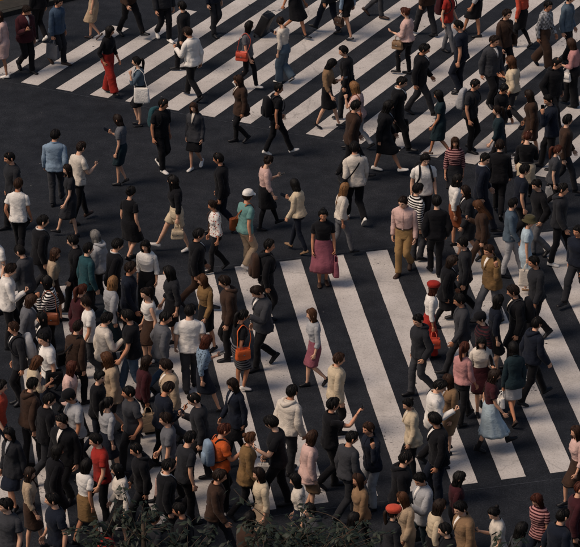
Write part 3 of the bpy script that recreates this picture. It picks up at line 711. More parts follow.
P_(576, 44, 'L', 'f', 'rose blouse', 'black wide trousers', 'bob', 'brown', arms='fs', bag='white handbag')
P_(568, -2, 'R', 'm', 'grey-blue shirt', 'black trousers', 'short', 'black')
P_(471, 84, 'R', 'm', 'charcoal t-shirt', 'black slim trousers', 'short', 'black', bag='light grey backpack')
P_(554, 62, 'R', 'm', 'black hoodie', 'black jeans', 'crop', 'black', shoes='white sneakers', arms='kk')
P_(492, 40, 'R', 'm', 'dark grey jacket', 'black trousers', 'short', 'dark brown')
P_(553, 100, 'L', 'm', 'navy jacket', 'black trousers', 'short', 'black', arms='es')
P_(428, -28, 'L', 'm', 'brown jacket', 'charcoal trousers', 'short', 'black')
# open asphalt between the crossings
P_(121, 120, 'L', 'f', 'grey t-shirt', 'dark teal skirt', 'bob', 'dark brown', shoes='black shoes', arms='sp')
P_(160, 103, 'R', 'm', 'black t-shirt', 'black trousers', 'short', 'black', bag='teal backpack', shoes='white sneakers')
P_(195, 106, 'D', 'f', 'dark grey cardigan', 'black skirt', 'long', 'brown', shoes='white sneakers')
P_(54, 137, 'U', 'm', 'light blue shirt', 'dark grey trousers', 'short', 'black')
P_(77, 150, 40, 'm', 'off-white t-shirt', 'black slim trousers', 'short', 'dark brown', shoes='brown shoes', arms='sp')
P_(12, 158, 'L', 'm', 'charcoal sweater', 'black trousers', 'crop', 'black')
P_(17, 187, 'U', 'm', 'white t-shirt', 'black trousers', 'short', 'brown', arms='ks')
P_(38, 222, 'R', 'm', 'black suit jacket', 'charcoal trousers', 'short', 'black')
P_(129, 193, 'U', 'f', 'black dress', '', 'bun', 'black', shoes='black shoes')
P_(176, 182, 'L', 'f', 'black blouse', 'cream shorts', 'long', 'black', shoes='white sneakers', bag='cream handbag', arms='cs')
P_(245, 197, 'R', 'm', 'mint t-shirt', 'beige trousers', 'short', 'dark brown', hat='white cap', shoes='white sneakers', bag='rust messenger bag', H=1.72)
P_(264, 162, 'R', 'f', 'pale pink blouse', 'black skirt', 'bun', 'dark brown', arms='pf', tights=True)
P_(299, 186, 'L', 'f', 'cream sweater', 'navy slim trousers', 'bob', 'black', shoes='tan shoes', arms='sp')
P_(341, 190, 'R', 'f', 'off-white blouse', 'grey trousers', 'long', 'blond', arms='fs')
P_(323, 214, 'D', 'f', 'black t-shirt', 'pink pleated skirt', 'bob', 'black', shoes='brown shoes', bag='pink tote bag', arms='cs')
P_(356, 150, 'U', 'm', 'off-white shirt', 'black trousers', 'short', 'black', shoes='white sneakers', bag='black messenger bag')
P_(384, 106, 'R', 'f', 'black coat', '', 'long', 'black', shoes='white sneakers')
P_(424, 158, 'D', 'm', 'white t-shirt', 'charcoal trousers', 'short', 'black', bag='black backpack')
P_(416, 190, 'R', 'm', 'black striped shirt', 'dark grey trousers', 'short', 'black', arms='ss')
P_(405, 199, 'D', 'm', 'pale pink shirt', 'khaki trousers', 'short', 'dark brown', tuck=True, shoes='brown shoes', ph=.2, H=1.74, arms='ss')
P_(437, 203, 'U', 'm', 'black sweater', 'black trousers', 'short', 'black', arms='kk')
P_(455, 141, 'D', 'f', 'rose striped blouse', 'charcoal skirt', 'long', 'brown')
P_(482, 160, 0, 'm', 'navy suit jacket', 'navy trousers', 'short', 'black', H=1.76, ph=.05)
P_(455, 180, 'R', 'f', 'white blouse', 'rust skirt', 'long', 'black', shoes='black shoes', bag='black handbag', arms='fs')
P_(500, 148, 'U', 'm', 'black jacket', 'black jeans', 'short', 'dark brown')
P_(527, 138, 'U', 'f', 'black blouse', 'cream skirt', 'short', 'auburn', tuck=True, tights=True, arms='sp')
P_(554, 150, 'R', 'f', 'dark grey t-shirt', 'black slim trousers', 'bob', 'auburn', bag='light grey tote bag', arms='cs', shoes='white sneakers')
P_(484, 206, 'L', 'f', 'brown sweater', 'brown trousers', 'long', 'chestnut', arms='fp')
P_(510, 205, 'R', 'm', 'grey-blue shirt', 'light grey trousers', 'short', 'black')
P_(580, 232, 'L', 'm', 'navy sweater', 'charcoal trousers', 'short', 'black')
# lower crossing, upper rows
P_(526, 222, 'R', 'f', 'pale blue dress', '', 'bob', 'dark brown', hat='olive bucket hat', shoes='tan pumps', bag='off-white tote bag', arms='sc')
P_(493, 250, 'L', 'm', 'camel jacket', 'grey jeans', 'short', 'brown', arms='es')
P_(147, 244, 'D', 'f', 'white blouse', 'black wide trousers', 'bob', 'black', arms='fs')
P_(72, 246, 'L', 'm', 'black shirt', 'black trousers', 'short', 'black')
P_(86, 247, 'R', 'm', 'teal shirt', 'black trousers', 'short', 'black')
P_(98, 238, 'L', 'f', 'light grey hoodie', 'charcoal slim trousers', 'bob', 'grey')
P_(109, 246, 'R', 'm', 'black suit jacket', 'black trousers', 'short', 'black', H=1.74, note='with white shirt')
P_(56, 252, 'R', 'f', 'beige blouse', 'brown skirt', 'long', 'brown')
P_(6, 270, 'R', 'm', 'white shirt', 'black trousers', 'short', 'dark brown', arms='sp')
P_(-2, 238, 'L', 'm', 'white t-shirt', 'navy jeans', 'short', 'black')
P_(216, 206, 'L', 'f', 'white patterned blouse', 'black trousers', 'bun', 'dark brown', bag='brown shoulder bag', arms='bs')
P_(51, 282, 'L', 'f', 'black striped shirt', 'black wide trousers', 'bob', 'black', bag='rust shoulder bag', arms='bs')
P_(79, 292, 'R', 'f', 'maroon cardigan', 'black skirt', 'bob', 'auburn')
P_(111, 284, 'R', 'f', 'light grey sweater', 'dark teal long skirt', 'long', 'blond', arms='fs')
P_(89, 304, 'L', 'm', 'white t-shirt', 'dark grey trousers', 'short', 'dark brown', shoes='white sneakers')
P_(106, 320, 'R', 'm', 'off-white shirt', 'brown trousers', 'short', 'black', arms='sp')
P_(150, 293, 'L', 'f', 'white tank top', 'brown skirt', 'ponytail', 'dark brown', shoes='white sneakers')
P_(18, 328, 'L', 'm', 'charcoal jacket', 'black trousers', 'short', 'brown', bag='light grey backpack')
P_(53, 336, 'L', 'm', 'white t-shirt', 'navy trousers', 'crop', 'black', bag='black messenger bag')
P_(32, 362, 'R', 'f', 'cream blouse', 'black shorts', 'bob', 'chestnut', shoes='black shoes', arms='sp')
P_(68, 368, 'R', 'f', 'pale pink sweater', 'charcoal slim trousers', 'long', 'auburn')
P_(1, 388, 'R', 'm', 'coral t-shirt', 'denim blue jeans', 'short', 'black')
P_(81, 396, 'L', 'm', 'light grey polo shirt', 'black trousers', 'short', 'black', hat='black cap', arms='sp')
P_(142, 362, 'R', 'f', 'maroon sweater', 'black trousers', 'long', 'dark brown', bag='beige tote bag', arms='bs')
P_(160, 318, 'R', 'm', 'grey shirt', 'denim blue jeans', 'short', 'black', arms='ks')
P_(187, 313, 'U', 'm', 'white t-shirt', 'dark grey trousers', 'short', 'black', H=1.74)
P_(202, 342, 'R', 'f', 'light blue patterned blouse', 'navy skirt', 'bob', 'auburn', arms='ps')
P_(206, 280, 'L', 'f', 'camel sweater', 'black skirt', 'long', 'chestnut', arms='fs')
P_(238, 317, 'R', 'f', 'black t-shirt', 'grey striped skirt', 'bob', 'black', shoes='white sneakers', bag='orange shoulder bag', arms='sb')
P_(263, 290, 'L', 'm', 'dark grey jacket', 'black slim trousers', 'short', 'dark brown', shoes='black shoes', arms='ps')
P_(266, 246, 'R', 'm', 'black hoodie', 'black trousers', 'short', 'black', bag='brown backpack')
P_(315, 314, 'L', 'f', 'light grey blouse', 'pink skirt', 'bob', 'chestnut', arms='sf')
P_(336, 360, 'R', 'm', 'cream jacket', 'black trousers', 'short', 'brown', arms='ss')
P_(430, 288, 'R', 'f', 'white blouse', 'red wide trousers', 'bob', 'auburn', hat='red beret', bag='coral handbag', arms='sc')
P_(421, 320, 'L', 'm', 'charcoal hoodie', 'dark grey trousers', 'short', 'black', arms='ks')
P_(485, 318, 'L', 'm', 'maroon striped sweater', 'black trousers', 'short', 'black', hat='black cap', shoes='white sneakers')
P_(514, 292, 'L', 'm', 'black coat', 'charcoal trousers', 'short', 'dark brown', bag='black backpack')
P_(481, 340, 'D', 'f', 'off-white blouse', 'maroon skirt', 'long', 'black', arms='fs', bag='black shoulder bag')
P_(515, 350, 'U', 'f', 'dark teal jacket', 'light grey skirt', 'bob', 'black', shoes='brown shoes', bag='white handbag', arms='cs')
P_(491, 376, 'R', 'f', 'maroon t-shirt', 'pale blue pleated skirt', 'long', 'dark brown', shoes='black boots')
P_(415, 403, 'L', 'f', 'cream cardigan', 'black trousers', 'bob', 'black', arms='fs')
P_(432, 386, 'R', 'm', 'white shirt', 'black trousers', 'short', 'black', arms='sp')
P_(452, 380, 'L', 'f', 'tan coat', '', 'long', 'brown')
# lower crossing, lower rows and bottom edge
P_(64, 420, 'L', 'm', 'black jacket', 'black trousers', 'short', 'black', arms='ss')
P_(28, 474, 'R', 'f', 'beige blouse', 'brown skirt', 'long', 'dark brown')
P_(101, 440, 'L', 'm', 'red t-shirt', 'black trousers', 'short', 'black', arms='ss')
P_(84, 468, 'R', 'f', 'white t-shirt', 'camel skirt', 'bob', 'black', arms='fs')
P_(121, 470, 'L', 'f', 'off-white sweater', 'black skirt', 'long', 'black')
P_(169, 421, 'L', 'm', 'grey t-shirt', 'black trousers', 'short', 'dark brown', bag='pale pink tote bag', arms='cs')
P_(221, 431, 'R', 'm', 'orange t-shirt', 'black trousers', 'short', 'auburn', arms='sp', bag='light blue backpack')
P_(278, 424, 'L', 'm', 'black t-shirt', 'black jeans', 'short', 'black', arms='ps', bag='white paper bag', note='')
P_(262, 474, 'L', 'f', 'cream blouse', 'beige skirt', 'bob', 'dark brown', arms='fs')
P_(288, 394, 'R', 'm', 'off-white hoodie', 'charcoal trousers', 'short', 'black', arms='ss')
P_(330, 405, 'R', 'm', 'black polo shirt', 'black trousers', 'short', 'black', arms='sr')
P_(308, 438, 'R', 'f', 'pale pink cardigan', 'tan skirt', 'bob', 'brown', arms='ss')
P_(373, 428, 'L', 'm', 'navy shirt', 'light grey jeans', 'short', 'brown', arms='es')
P_(362, 481, 'L', 'f', 'tan sweater', 'black trousers', 'long', 'brown')
P_(214, 478, 'R', 'm', 'brown shirt', 'charcoal trousers', 'short', 'dark brown')
P_(105, 530, 'R', 'f', 'red sweater', 'black skirt', 'bob', 'black')
P_(424, 478, 'L', 'm', 'light grey jacket', 'dark teal trousers', 'short', 'black', arms='ps')
P_(391, 515, 'R', 'f', 'charcoal coat', '', 'bob', 'dark brown', hat='coral beret')
P_(408, 499, 'L', 'f', 'beige coat', '', 'long', 'chestnut')
P_(433, 506, 'R', 'f', 'cream blouse', 'black skirt', 'long', 'dark brown', arms='fs')
P_(469, 507, 'L', 'm', 'tan jacket', 'charcoal trousers', 'short', 'black', arms='ss')
P_(497, 512, 'L', 'f', 'off-white t-shirt', 'black slim trousers', 'bob', 'black', arms='sp')
P_(541, 498, 'L', 'f', 'rose striped t-shirt', 'navy jeans', 'bob', 'auburn')
P_(579, 432, 'L', 'f', 'pale pink blouse', 'brown skirt', 'long', 'brown')
P_(577, 489, 'R', 'm', 'maroon sweater', 'black trousers', 'short', 'auburn')
P_(150, 520, 'R', 'm', 'charcoal shirt', 'black trousers', 'short', 'black')
P_(318, 512, 'L', 'm', 'dark grey hoodie', 'black trousers', 'short', 'black')
P_(185, 512, 'L', 'm', 'black sweater', 'black trousers', 'crop', 'black')
P_(8, 505, 'L', 'm', 'dark grey t-shirt', 'black trousers', 'short', 'black')
P_(245, 522, 'R', 'f', 'brown cardigan', 'black trousers', 'long', 'black')
P_(130, 395, 'L', 'm', 'dark grey t-shirt', 'charcoal trousers', 'short', 'black', arms='kk')
P_(12, 432, 'L', 'f', 'charcoal cardigan', 'navy skirt', 'long', 'black')
P_(170, 365, 'L', 'm', 'beige jacket', 'dark grey trousers', 'short', 'dark brown')
# more of the crowd in its densest parts
P_(30, 252, 'L', 'm', 'dark grey jacket', 'black jeans', 'short', 'black', arms='ps')
P_(126, 270, 'R', 'm', 'navy shirt', 'black trousers', 'short', 'dark brown')
P_(172, 272, 'L', 'f', 'charcoal blouse', 'black skirt', 'long', 'black')
P_(26, 300, 'R', 'f', 'grey cardigan', 'black trousers', 'bob', 'brown')
P_(131, 318, 'L', 'm', 'black t-shirt', 'denim blue jeans', 'short', 'black', shoes='white sneakers')
P_(70, 330, 'R', 'm', 'brown jacket', 'black trousers', 'short', 'dark brown', bag='black messenger bag')
P_(112, 358, 'L', 'f', 'beige cardigan', 'charcoal skirt', 'long', 'chestnut')
P_(44, 402, 'R', 'm', 'black shirt', 'charcoal trousers', 'crop', 'black')
P_(106, 404, 'R', 'f', 'light grey blouse', 'navy skirt', 'bob', 'black')
P_(200, 400, 'L', 'm', 'charcoal sweater', 'black trousers', 'short', 'black', arms='sp')
P_(236, 385, 'L', 'f', 'navy cardigan', 'black skirt', 'long', 'dark brown', tights=True)
P_(466, 244, 'L', 'm', 'charcoal shirt', 'black trousers', 'short', 'black')
P_(541, 184, 'L', 'm', 'black sweater', 'grey trousers', 'short', 'black', arms='ks')
P_(447, 262, 'R', 'f', 'black cardigan', 'black skirt', 'bob', 'dark brown', tights=True)
P_(463, 302, 'L', 'm', 'dark grey shirt', 'charcoal trousers', 'short', 'black')
P_(533, 326, 'R', 'm', 'navy hoodie', 'black trousers', 'short', 'black')
P_(463, 350, 'R', 'f', 'rose blouse', 'black trousers', 'bob', 'auburn', bag='black handbag', arms='cs')
P_(501, 88, 'R', 'm', 'black shirt', 'charcoal trousers', 'short', 'black', arms='sp')
P_(533, 96, 'L', 'f', 'brown coat', '', 'long', 'dark brown')
P_(420, 50, 'R', 'm', 'black jacket', 'charcoal trousers', 'short', 'black')
P_(505, 14, 'R', 'm', 'brown shirt', 'black trousers', 'short', 'dark brown', bag='brown messenger bag')
P_(478, -24, 'L', 'f', 'light grey blouse', 'black skirt', 'bob', 'brown')
P_(330, -30, 'L', 'm', 'charcoal jacket', 'navy trousers', 'short', 'black')
P_(128, -28, 'R', 'm', 'brown shirt', 'black trousers', 'short', 'black')
P_(560, 190, 'R', 'm', 'charcoal hoodie', 'black trousers', 'crop', 'black', shoes='white sneakers')
P_(196, 236, 'R', 'm', 'black jacket', 'brown trousers', 'short', 'black')
P_(230, 282, 'L', 'm', 'brown hoodie', 'black jeans', 'short', 'dark brown')
P_(348, 440, 'R', 'm', 'dark grey sweater', 'charcoal trousers', 'short', 'black')
P_(245, 440, 'R', 'f', 'camel cardigan', 'black trousers', 'bob', 'chestnut')
P_(300, 480, 'L', 'f', 'off-white blouse', 'navy skirt', 'bob', 'black')
P_(400, 460, 'R', 'm', 'black hoodie', 'charcoal jeans', 'short', 'black')
P_(456, 478, 'R', 'f', 'maroon blouse', 'black skirt', 'long', 'black')
P_(165, 466, 'R', 'm', 'black suit jacket', 'black trousers', 'short', 'black')
P_(56, 500, 'L', 'm', 'navy t-shirt', 'dark grey jeans', 'short', 'black')
P_(70, 170, 'L', 'f', 'charcoal dress', '', 'long', 'dark brown')
P_(352, 108, 'R', 'm', 'brown jacket', 'black trousers', 'short', 'black')
P_(222, 160, 'L', 'm', 'black shirt', 'navy trousers', 'short', 'black')
P_(44, 318, 'L', 'f', 'black cardigan', 'charcoal trousers', 'long', 'black')
P_(96, 378, 'R', 'm', 'black sweater', 'navy jeans', 'short', 'black')
P_(158, 390, 'R', 'm', 'navy sweater', 'black trousers', 'short', 'dark brown', arms='sp')
P_(22, 386, 'R', 'm', 'brown hoodie', 'black trousers', 'short', 'black')
P_(184, 440, 'R', 'm', 'charcoal t-shirt', 'black jeans', 'crop', 'black')
P_(142, 450, 'L', 'm', 'black hoodie', 'charcoal trousers', 'short', 'black')
P_(470, 192, 'L', 'f', 'charcoal coat', '', 'long', 'dark brown')
P_(520, 170, 'R', 'm', 'navy t-shirt', 'black trousers', 'short', 'black')
P_(538, 262, 'L', 'm', 'charcoal sweater', 'black trousers', 'short', 'black')
P_(500, 300, 'R', 'f', 'navy blouse', 'black skirt', 'bob', 'black')
P_(566, 122, 'R', 'm', 'brown sweater', 'charcoal trousers', 'short', 'black')
P_(500, 112, 'L', 'f', 'dark teal blouse', 'black trousers', 'bob', 'dark brown')
P_(440, 420, 'L', 'm', 'black jacket', 'navy trousers', 'short', 'black')
P_(52, 452, 'R', 'f', 'black coat', '', 'bob', 'black')
P_(558, 518, 'R', 'm', 'navy jacket', 'charcoal trousers', 'short', 'black')
P_(450, 530, 'L', 'm', 'black shirt', 'black trousers', 'crop', 'black')
P_(516, 530, 'R', 'f', 'dark grey blouse', 'black skirt', 'long', 'black')
P_(345, 520, 'R', 'f', 'brown blouse', 'charcoal trousers', 'long', 'black')
# ground positions: the head pixel at the height of that head, then neighbours nudged apart
pos = []
for i, f in enumerate(FIGS):
    rg = random.Random(100 + i); f['rg'] = rg
    if f['hair'] == 'short' and i % 3 == 1 and not f['hat']: f['hair'] = 'crop'
    if f['hair'] == 'bob' and i % 4 == 2: f['hair'] = ('ponytail', 'bun')[i % 8 == 2]
    if f['H'] is None: f['H'] = rg.uniform(1.66, 1.78) if f['sex'] == 'm' else rg.uniform(1.55, 1.66)
    pos.append(G(f['hx'], f['hy'], f['H'] * .925)[:2])
pos = np.array(pos); home = pos.copy()
for it in range(200):
    D = pos[:, None] - pos[None]; L = np.sqrt((D ** 2).sum(-1)) + np.eye(len(pos)) * 9
    w = np.where(L < .54, (.54 - L) * .26, 0); push = (D / (L[..., None] + 1e-6) * w[..., None]).sum(1)
    if w.max() <= 1e-4: break
    pos = pos + push + (home - pos) * (.02 if it < 150 else 0)
def edge_side(p, a, d): return (p[0] - a[0]) * d[1] - (p[1] - a[1]) * d[0]
def place_words(x, y, p):
    col = 'far left' if x < 105 else 'left' if x < 225 else 'centre' if x < 345 else 'right' if x < 465 else 'far right'
    if edge_side(p, u0, su) < 0: z = 'on upper crosswalk'
    elif edge_side(p, t0, st) < 0: z = 'between the crosswalks'
    elif edge_side(p, b3, sb) < 0: z = 'on lower crosswalk'
    else: z = 'below lower crosswalk'
    return col + ' ' + z, z
temps = []
for i, f in enumerate(FIGS):
    rg = f['rg']; x, y = pos[i]; px, py = to_px((x, y, 0)); f['place'], zone = place_words(px, py, (x, y)); f['px'] = (px, py)
    base = {'on upper crosswalk': -26, 'between the crosswalks': -5}.get(zone, 15)
    hd = f['head']
    f['dirw'] = {'R': 'walking right', 'L': 'walking left', 'U': 'walking away', 'D': 'facing the camera'}.get(hd, 'walking right')
    ang = {'R': base, 'L': base + 180, 'U': 90, 'D': 268}.get(hd, hd) + rg.gauss(0, 16 if isinstance(hd, str) else 2)
    f['rz'] = R(ang - 90)
    if 'f' in f['arms'] and not f['bag'] : f['arms'] = f['arms'].replace('f', 's')
    if 'b' in f['arms'] and rg.random() < .65: f['arms'] = f['arms'].replace('b', 'k' if rg.random() < .3 else 's')
    ph = f['ph'] if f['ph'] is not None else rg.random()
    look = f['look'] or (rg.gauss(0, 14), rg.uniform(0, 14) + (16 if 'p' in f['arms'] else 0))
    ps = Pose(f['H'], f['sex'], ph, f['arms'], rg.uniform(1, 6), look, rg, rg.uniform(.72, 1.05)); f['ps'] = ps
    V, E, Rd = skin_skeleton(ps); me = bpy.data.meshes.new('skel'); me.from_pydata(V, E, []); o = bpy.data.objects.new('skel', me); sc.collection.objects.link(o)
    o.modifiers.new('skin', 'SKIN').use_smooth_shade = True
    for q, r in zip(me.skin_vertices[0].data, Rd): q.radius = (r, r); q.use_root = False; q.use_loose = False
    me.skin_vertices[0].data[0].use_root = True
    ss = o.modifiers.new('sub', 'SUBSURF'); ss.levels = 1; ss.render_levels = 1
    temps.append(o)
bpy.context.view_layer.update(); dg = bpy.context.evaluated_depsgraph_get()
skinned = []
for o in temps:
    me = o.evaluated_get(dg).to_mesh(); n = len(me.vertices); v = np.empty(n * 3, np.float32); me.vertices.foreach_get('co', v)
    skinned.append((v.reshape(-1, 3).astype(float), [tuple(p.vertices) for p in me.polygons])); o.evaluated_get(dg).to_mesh_clear()
for o in temps:
    me = o.data; bpy.data.objects.remove(o); bpy.data.meshes.remove(me)

# ------------------------------------------------------------------ bags and things carried
def bag_build(f, root_loc, rz):
    ps = f['ps']; c, p, kind = parse(f['bag']); k = ps.k; side = -1 if f['arms'][0] in 'cbtf' else 1
    side = -1 if kind in ('messenger bag',) else side; mat = leather(c) if kind not in ('backpack', 'tote bag', 'paper bag', 'messenger bag') else cloth(c)
    B = []; hand = ps.hand(side); dark = leather('black') if c != 'black' else leather('charcoal')
    def strap(P, w, th, m=20, ref=(0, 1, 0)):
        q, r = catmull(P, np.array([[w] * len(P), [th] * len(P)]).T, m); return tube_rings(q, r, ref, 8, .6)
    def bagbody(c0, w, d, h, taper=.85, sag=.0, seed=1.0):
        n = 24; rows = []; a = np.linspace(0, 2 * np.pi, n, endpoint=False); e = .45
        cx = np.sign(np.cos(a)) * abs(np.cos(a)) ** e; cy = np.sign(np.sin(a)) * abs(np.sin(a)) ** e
        for t in (0, .04, .15, .35, .55, .75, .92, 1.0):
            s_ = (.86 if t == 0 else .96 if t == .04 else 1) * (1 - (1 - taper) * t); dd = 1 - .45 * t ** 2 if sag else 1
            rows.append(np.stack([d / 2 * s_ * dd * cx, w / 2 * s_ * cy, np.full(n, t * h)], 1) + c0)
        V = wrinkle(np.array(rows), .006 if sag else .002, seed, (9, 9, 9)); C = V[-1].mean(0)
        return np.concatenate([V, [C + (V[-1] - C) * .93], [C + (V[-1] - C) * .9 - np.array([0, 0, .05])]])
    sd_ = f['rg'].random() * 9
    if kind in ('tote bag', 'shoulder bag', 'messenger bag', 'handbag', 'briefcase', 'paper bag'):
        w, d, h = {'tote bag': (.36, .13, .34), 'shoulder bag': (.30, .12, .21), 'messenger bag': (.34, .11, .25), 'handbag': (.28, .13, .20), 'briefcase': (.40, .09, .29), 'paper bag': (.30, .12, .36)}[kind]
        inhand = f['arms'][0 if side < 0 else 1] in 'cs' and kind not in ('shoulder bag', 'messenger bag')
        if f['arms'][0 if side < 0 else 1] == 'f' and kind != 'messenger bag':
            top = (ps.elb[side] * .55 + ps.wri[side] * .45) + np.array([0, 0, -.03]); c0 = top + np.array([side * .02, 0, -h - .12])
        elif inhand: top = hand + np.array([0, 0, -.01]); c0 = top + np.array([side * .035, 0, -h - .11])
        else:
            top = ps.T((side * .115, -.005, 1.43)) + np.array([0, 0, .02]); c0 = ps.T((side * (.27), -.03, .92 if kind != 'tote bag' else .86)) + np.array([0, 0, -h * .5])
            if kind == 'messenger bag': top = ps.T((-side * .10, -.005, 1.44)) + np.array([0, 0, .025])
        c0[2] = max(c0[2], .03)
        m = MB(); m.grid(bagbody(c0, w, d, h, .88 if kind != 'handbag' else .78, kind in ('tote bag',), sd_), True, True, True); B.append(('bag_body', m, mat))
        m = MB(); up = np.array([0, 0, h])
        if kind == 'messenger bag' or kind == 'shoulder bag' or (kind == 'tote bag' and not inhand and f['arms'][0 if side < 0 else 1] != 'f'):
            fr = ps.T((0, .155, 1.2)); bk = ps.T((0, -.15, 1.2))
            if kind == 'messenger bag': P1 = [c0 + up + [0, w * .42, -.02], ps.T((side * .16, .165, 1.1)), ps.T((-side * .02, .165, 1.30)), top + [0, .05, -.015], top, top + [0, -.06, -.02], ps.T((-side * .02, -.150, 1.28)), ps.T((side * .15, -.155, 1.08)), c0 + up + [0, -w * .42, -.02]]
            else: P1 = [c0 + up + [0, w * .38, -.02], ps.T((side * .20, .14, 1.2)), ps.T((side * .14, .125, 1.34)), top, ps.T((side * .15, -.125, 1.34)), ps.T((side * .21, -.14, 1.2)), c0 + up + [0, -w * .38, -.02]]
            m.grid(strap(P1, .016, .005, 34, (1, 0, 0)), True, True, True)
        else:
            for o_ in (-.035, .035):
                P1 = [c0 + up + [o_, w * .22, -.03], c0 + up + [o_ * .7, w * .17, (top - c0 - up)[2] * .6], np.r_[(top + [0, .03, 0])], top + [0, -.03, 0], c0 + up + [o_ * .7, -w * .17, (top - c0 - up)[2] * .6], c0 + up + [o_, -w * .22, -.03]]
                m.grid(strap(P1, .008, .006, 22, (1, 0, 0)), True, True, True)
        B.append(('strap' if kind in ('messenger bag', 'shoulder bag') else 'handle', m, mat if kind != 'paper bag' else dark))
        if kind in ('handbag', 'messenger bag', 'briefcase', 'shoulder bag'):
            m = MB(); xo = side * d / 2
            m.box(c0 + [xo * 1.0, 0, h * .68], (.012, w * .84, h * .52), None, 0, .004); fl = ('flap', m, mat); B.append(fl)
            m = MB(); m.box(c0 + [xo * 1.14, 0, h * .50], (.010, .035, .02), None, 0, .002); B.append(('clasp', m, M_METAL))
    elif kind == 'backpack':
        c0 = ps.T((0, -.255, 1.02)); n = 26; a = np.linspace(0, 2 * np.pi, n, endpoint=False); rows = []
        cx = np.sign(np.cos(a)) * abs(np.cos(a)) ** .5; cy = np.sign(np.sin(a)) * abs(np.sin(a)) ** .55
        for t, s_, b_ in ((0, .70, .75), (.02, .86, .9), (.08, .96, 1.0), (.3, 1, 1.08), (.55, 1, 1.0), (.78, .94, .88), (.92, .80, .7), (.98, .60, .5), (1.0, .35, .3)):
            rows.append(ps.T(np.stack([.145 * s_ * cx, -.215 + .085 * b_ * cy - .01 * t, np.full(n, .96 + .46 * t)], 1)))
        m = MB(); m.grid(wrinkle(np.array(rows), .004, sd_), True, True, True); B.append(('bag_body', m, mat))
        m = MB(); rows = []
        for t, s_ in ((0, .7), (.05, .95), (.4, 1), (.8, .95), (1, .6)): rows.append(ps.T(np.stack([.105 * s_ * cx, -.305 + .035 * s_ * cy, np.full(n, .99 + .20 * t)], 1)))
        m.grid(np.array(rows), True, True, True); B.append(('pocket', m, cloth(c)))
        for q in (1, -1):
            P1 = [ps.T((q * .07, -.13, 1.38)), ps.T((q * .085, -.06, 1.445)), ps.T((q * .095, .02, 1.44)), ps.T((q * .11, .115, 1.36)), ps.T((q * .13, .150, 1.24)), ps.T((q * .17, .10, 1.12)), ps.T((q * .165, -.06, 1.06)), ps.T((q * .13, -.14, 1.03))]
            m = MB(); m.grid(strap(P1, .022, .007, 26, (1, 0, 0)), True, True, True); B.append(('strap', m, cloth('black') if c != 'black' else cloth('charcoal')))
    elif kind == 'suitcase':
        h_ = hand; c0 = np.array([h_[0] + .02, h_[1] - .62, .05]); tilt = rot('x', R(-26))
        def L(p): return np.asarray(p, float) @ tilt.T + c0
        m = MB(); n = 26; a = np.linspace(0, 2 * np.pi, n, endpoint=False); cx = np.sign(np.cos(a)) * abs(np.cos(a)) ** .35; cy = np.sign(np.sin(a)) * abs(np.sin(a)) ** .35; rows = []
        for t, s_ in ((0, .86), (.02, .96), (.06, 1), (.5, 1), (.94, 1), (.98, .96), (1, .86)): rows.append(L(np.stack([.20 * s_ * cx, .12 * s_ * cy, np.full(n, .04 + .54 * t)], 1)))
        m.grid(np.array(rows), True, True, True); B.append(('bag_body', m, leather('black')))
        tp = np.linalg.norm(h_ - L((0, -.09, .58)))
        m = MB()
        for q in (-.07, .07): m.grid(tube_rings([L((q, -.09, .56)), h_ + [q, 0, -.005]], np.array([.008, .008]), (1, 0, 0), 8), True, True, True)
        m.grid(tube_rings([h_ + [-.085, 0, 0], h_ + [.085, 0, 0]], np.array([.012, .012]), (0, 0, 1), 8), True, True, True); B.append(('handle', m, M_METAL))
        for q in (-.15, .15):
            m = MB(); wc = L((q, -.09, .02)); wc[2] = .038; m.grid(tube_rings([wc + [-.012, 0, 0], wc + [.012, 0, 0]], np.array([.036, .036]), (0, 0, 1), 14), True, True, True); B.append(('wheel', m, M_RUBBER))
    allv = np.concatenate([v for _, m, _ in B for v in m.V]); lo = allv.min(0); ctr = np.array([(allv[:, 0].min() + allv[:, 0].max()) / 2, (allv[:, 1].min() + allv[:, 1].max()) / 2, lo[2]])
    cz, sz_ = math.cos(rz), math.sin(rz)
    root = empty(kind.replace(' ', '_'), (root_loc[0] + ctr[0] * cz - ctr[1] * sz_, root_loc[1] + ctr[0] * sz_ + ctr[1] * cz, ctr[2]), rz)
    first = None
    for nm, m, mt in B:
        m.V = [v - ctr for v in m.V]; par = root
        if nm == 'clasp' and first is not None: par = first
        ob = m.build(nm, mt, par)
        if nm == 'flap': first = ob
    return root, c, kind

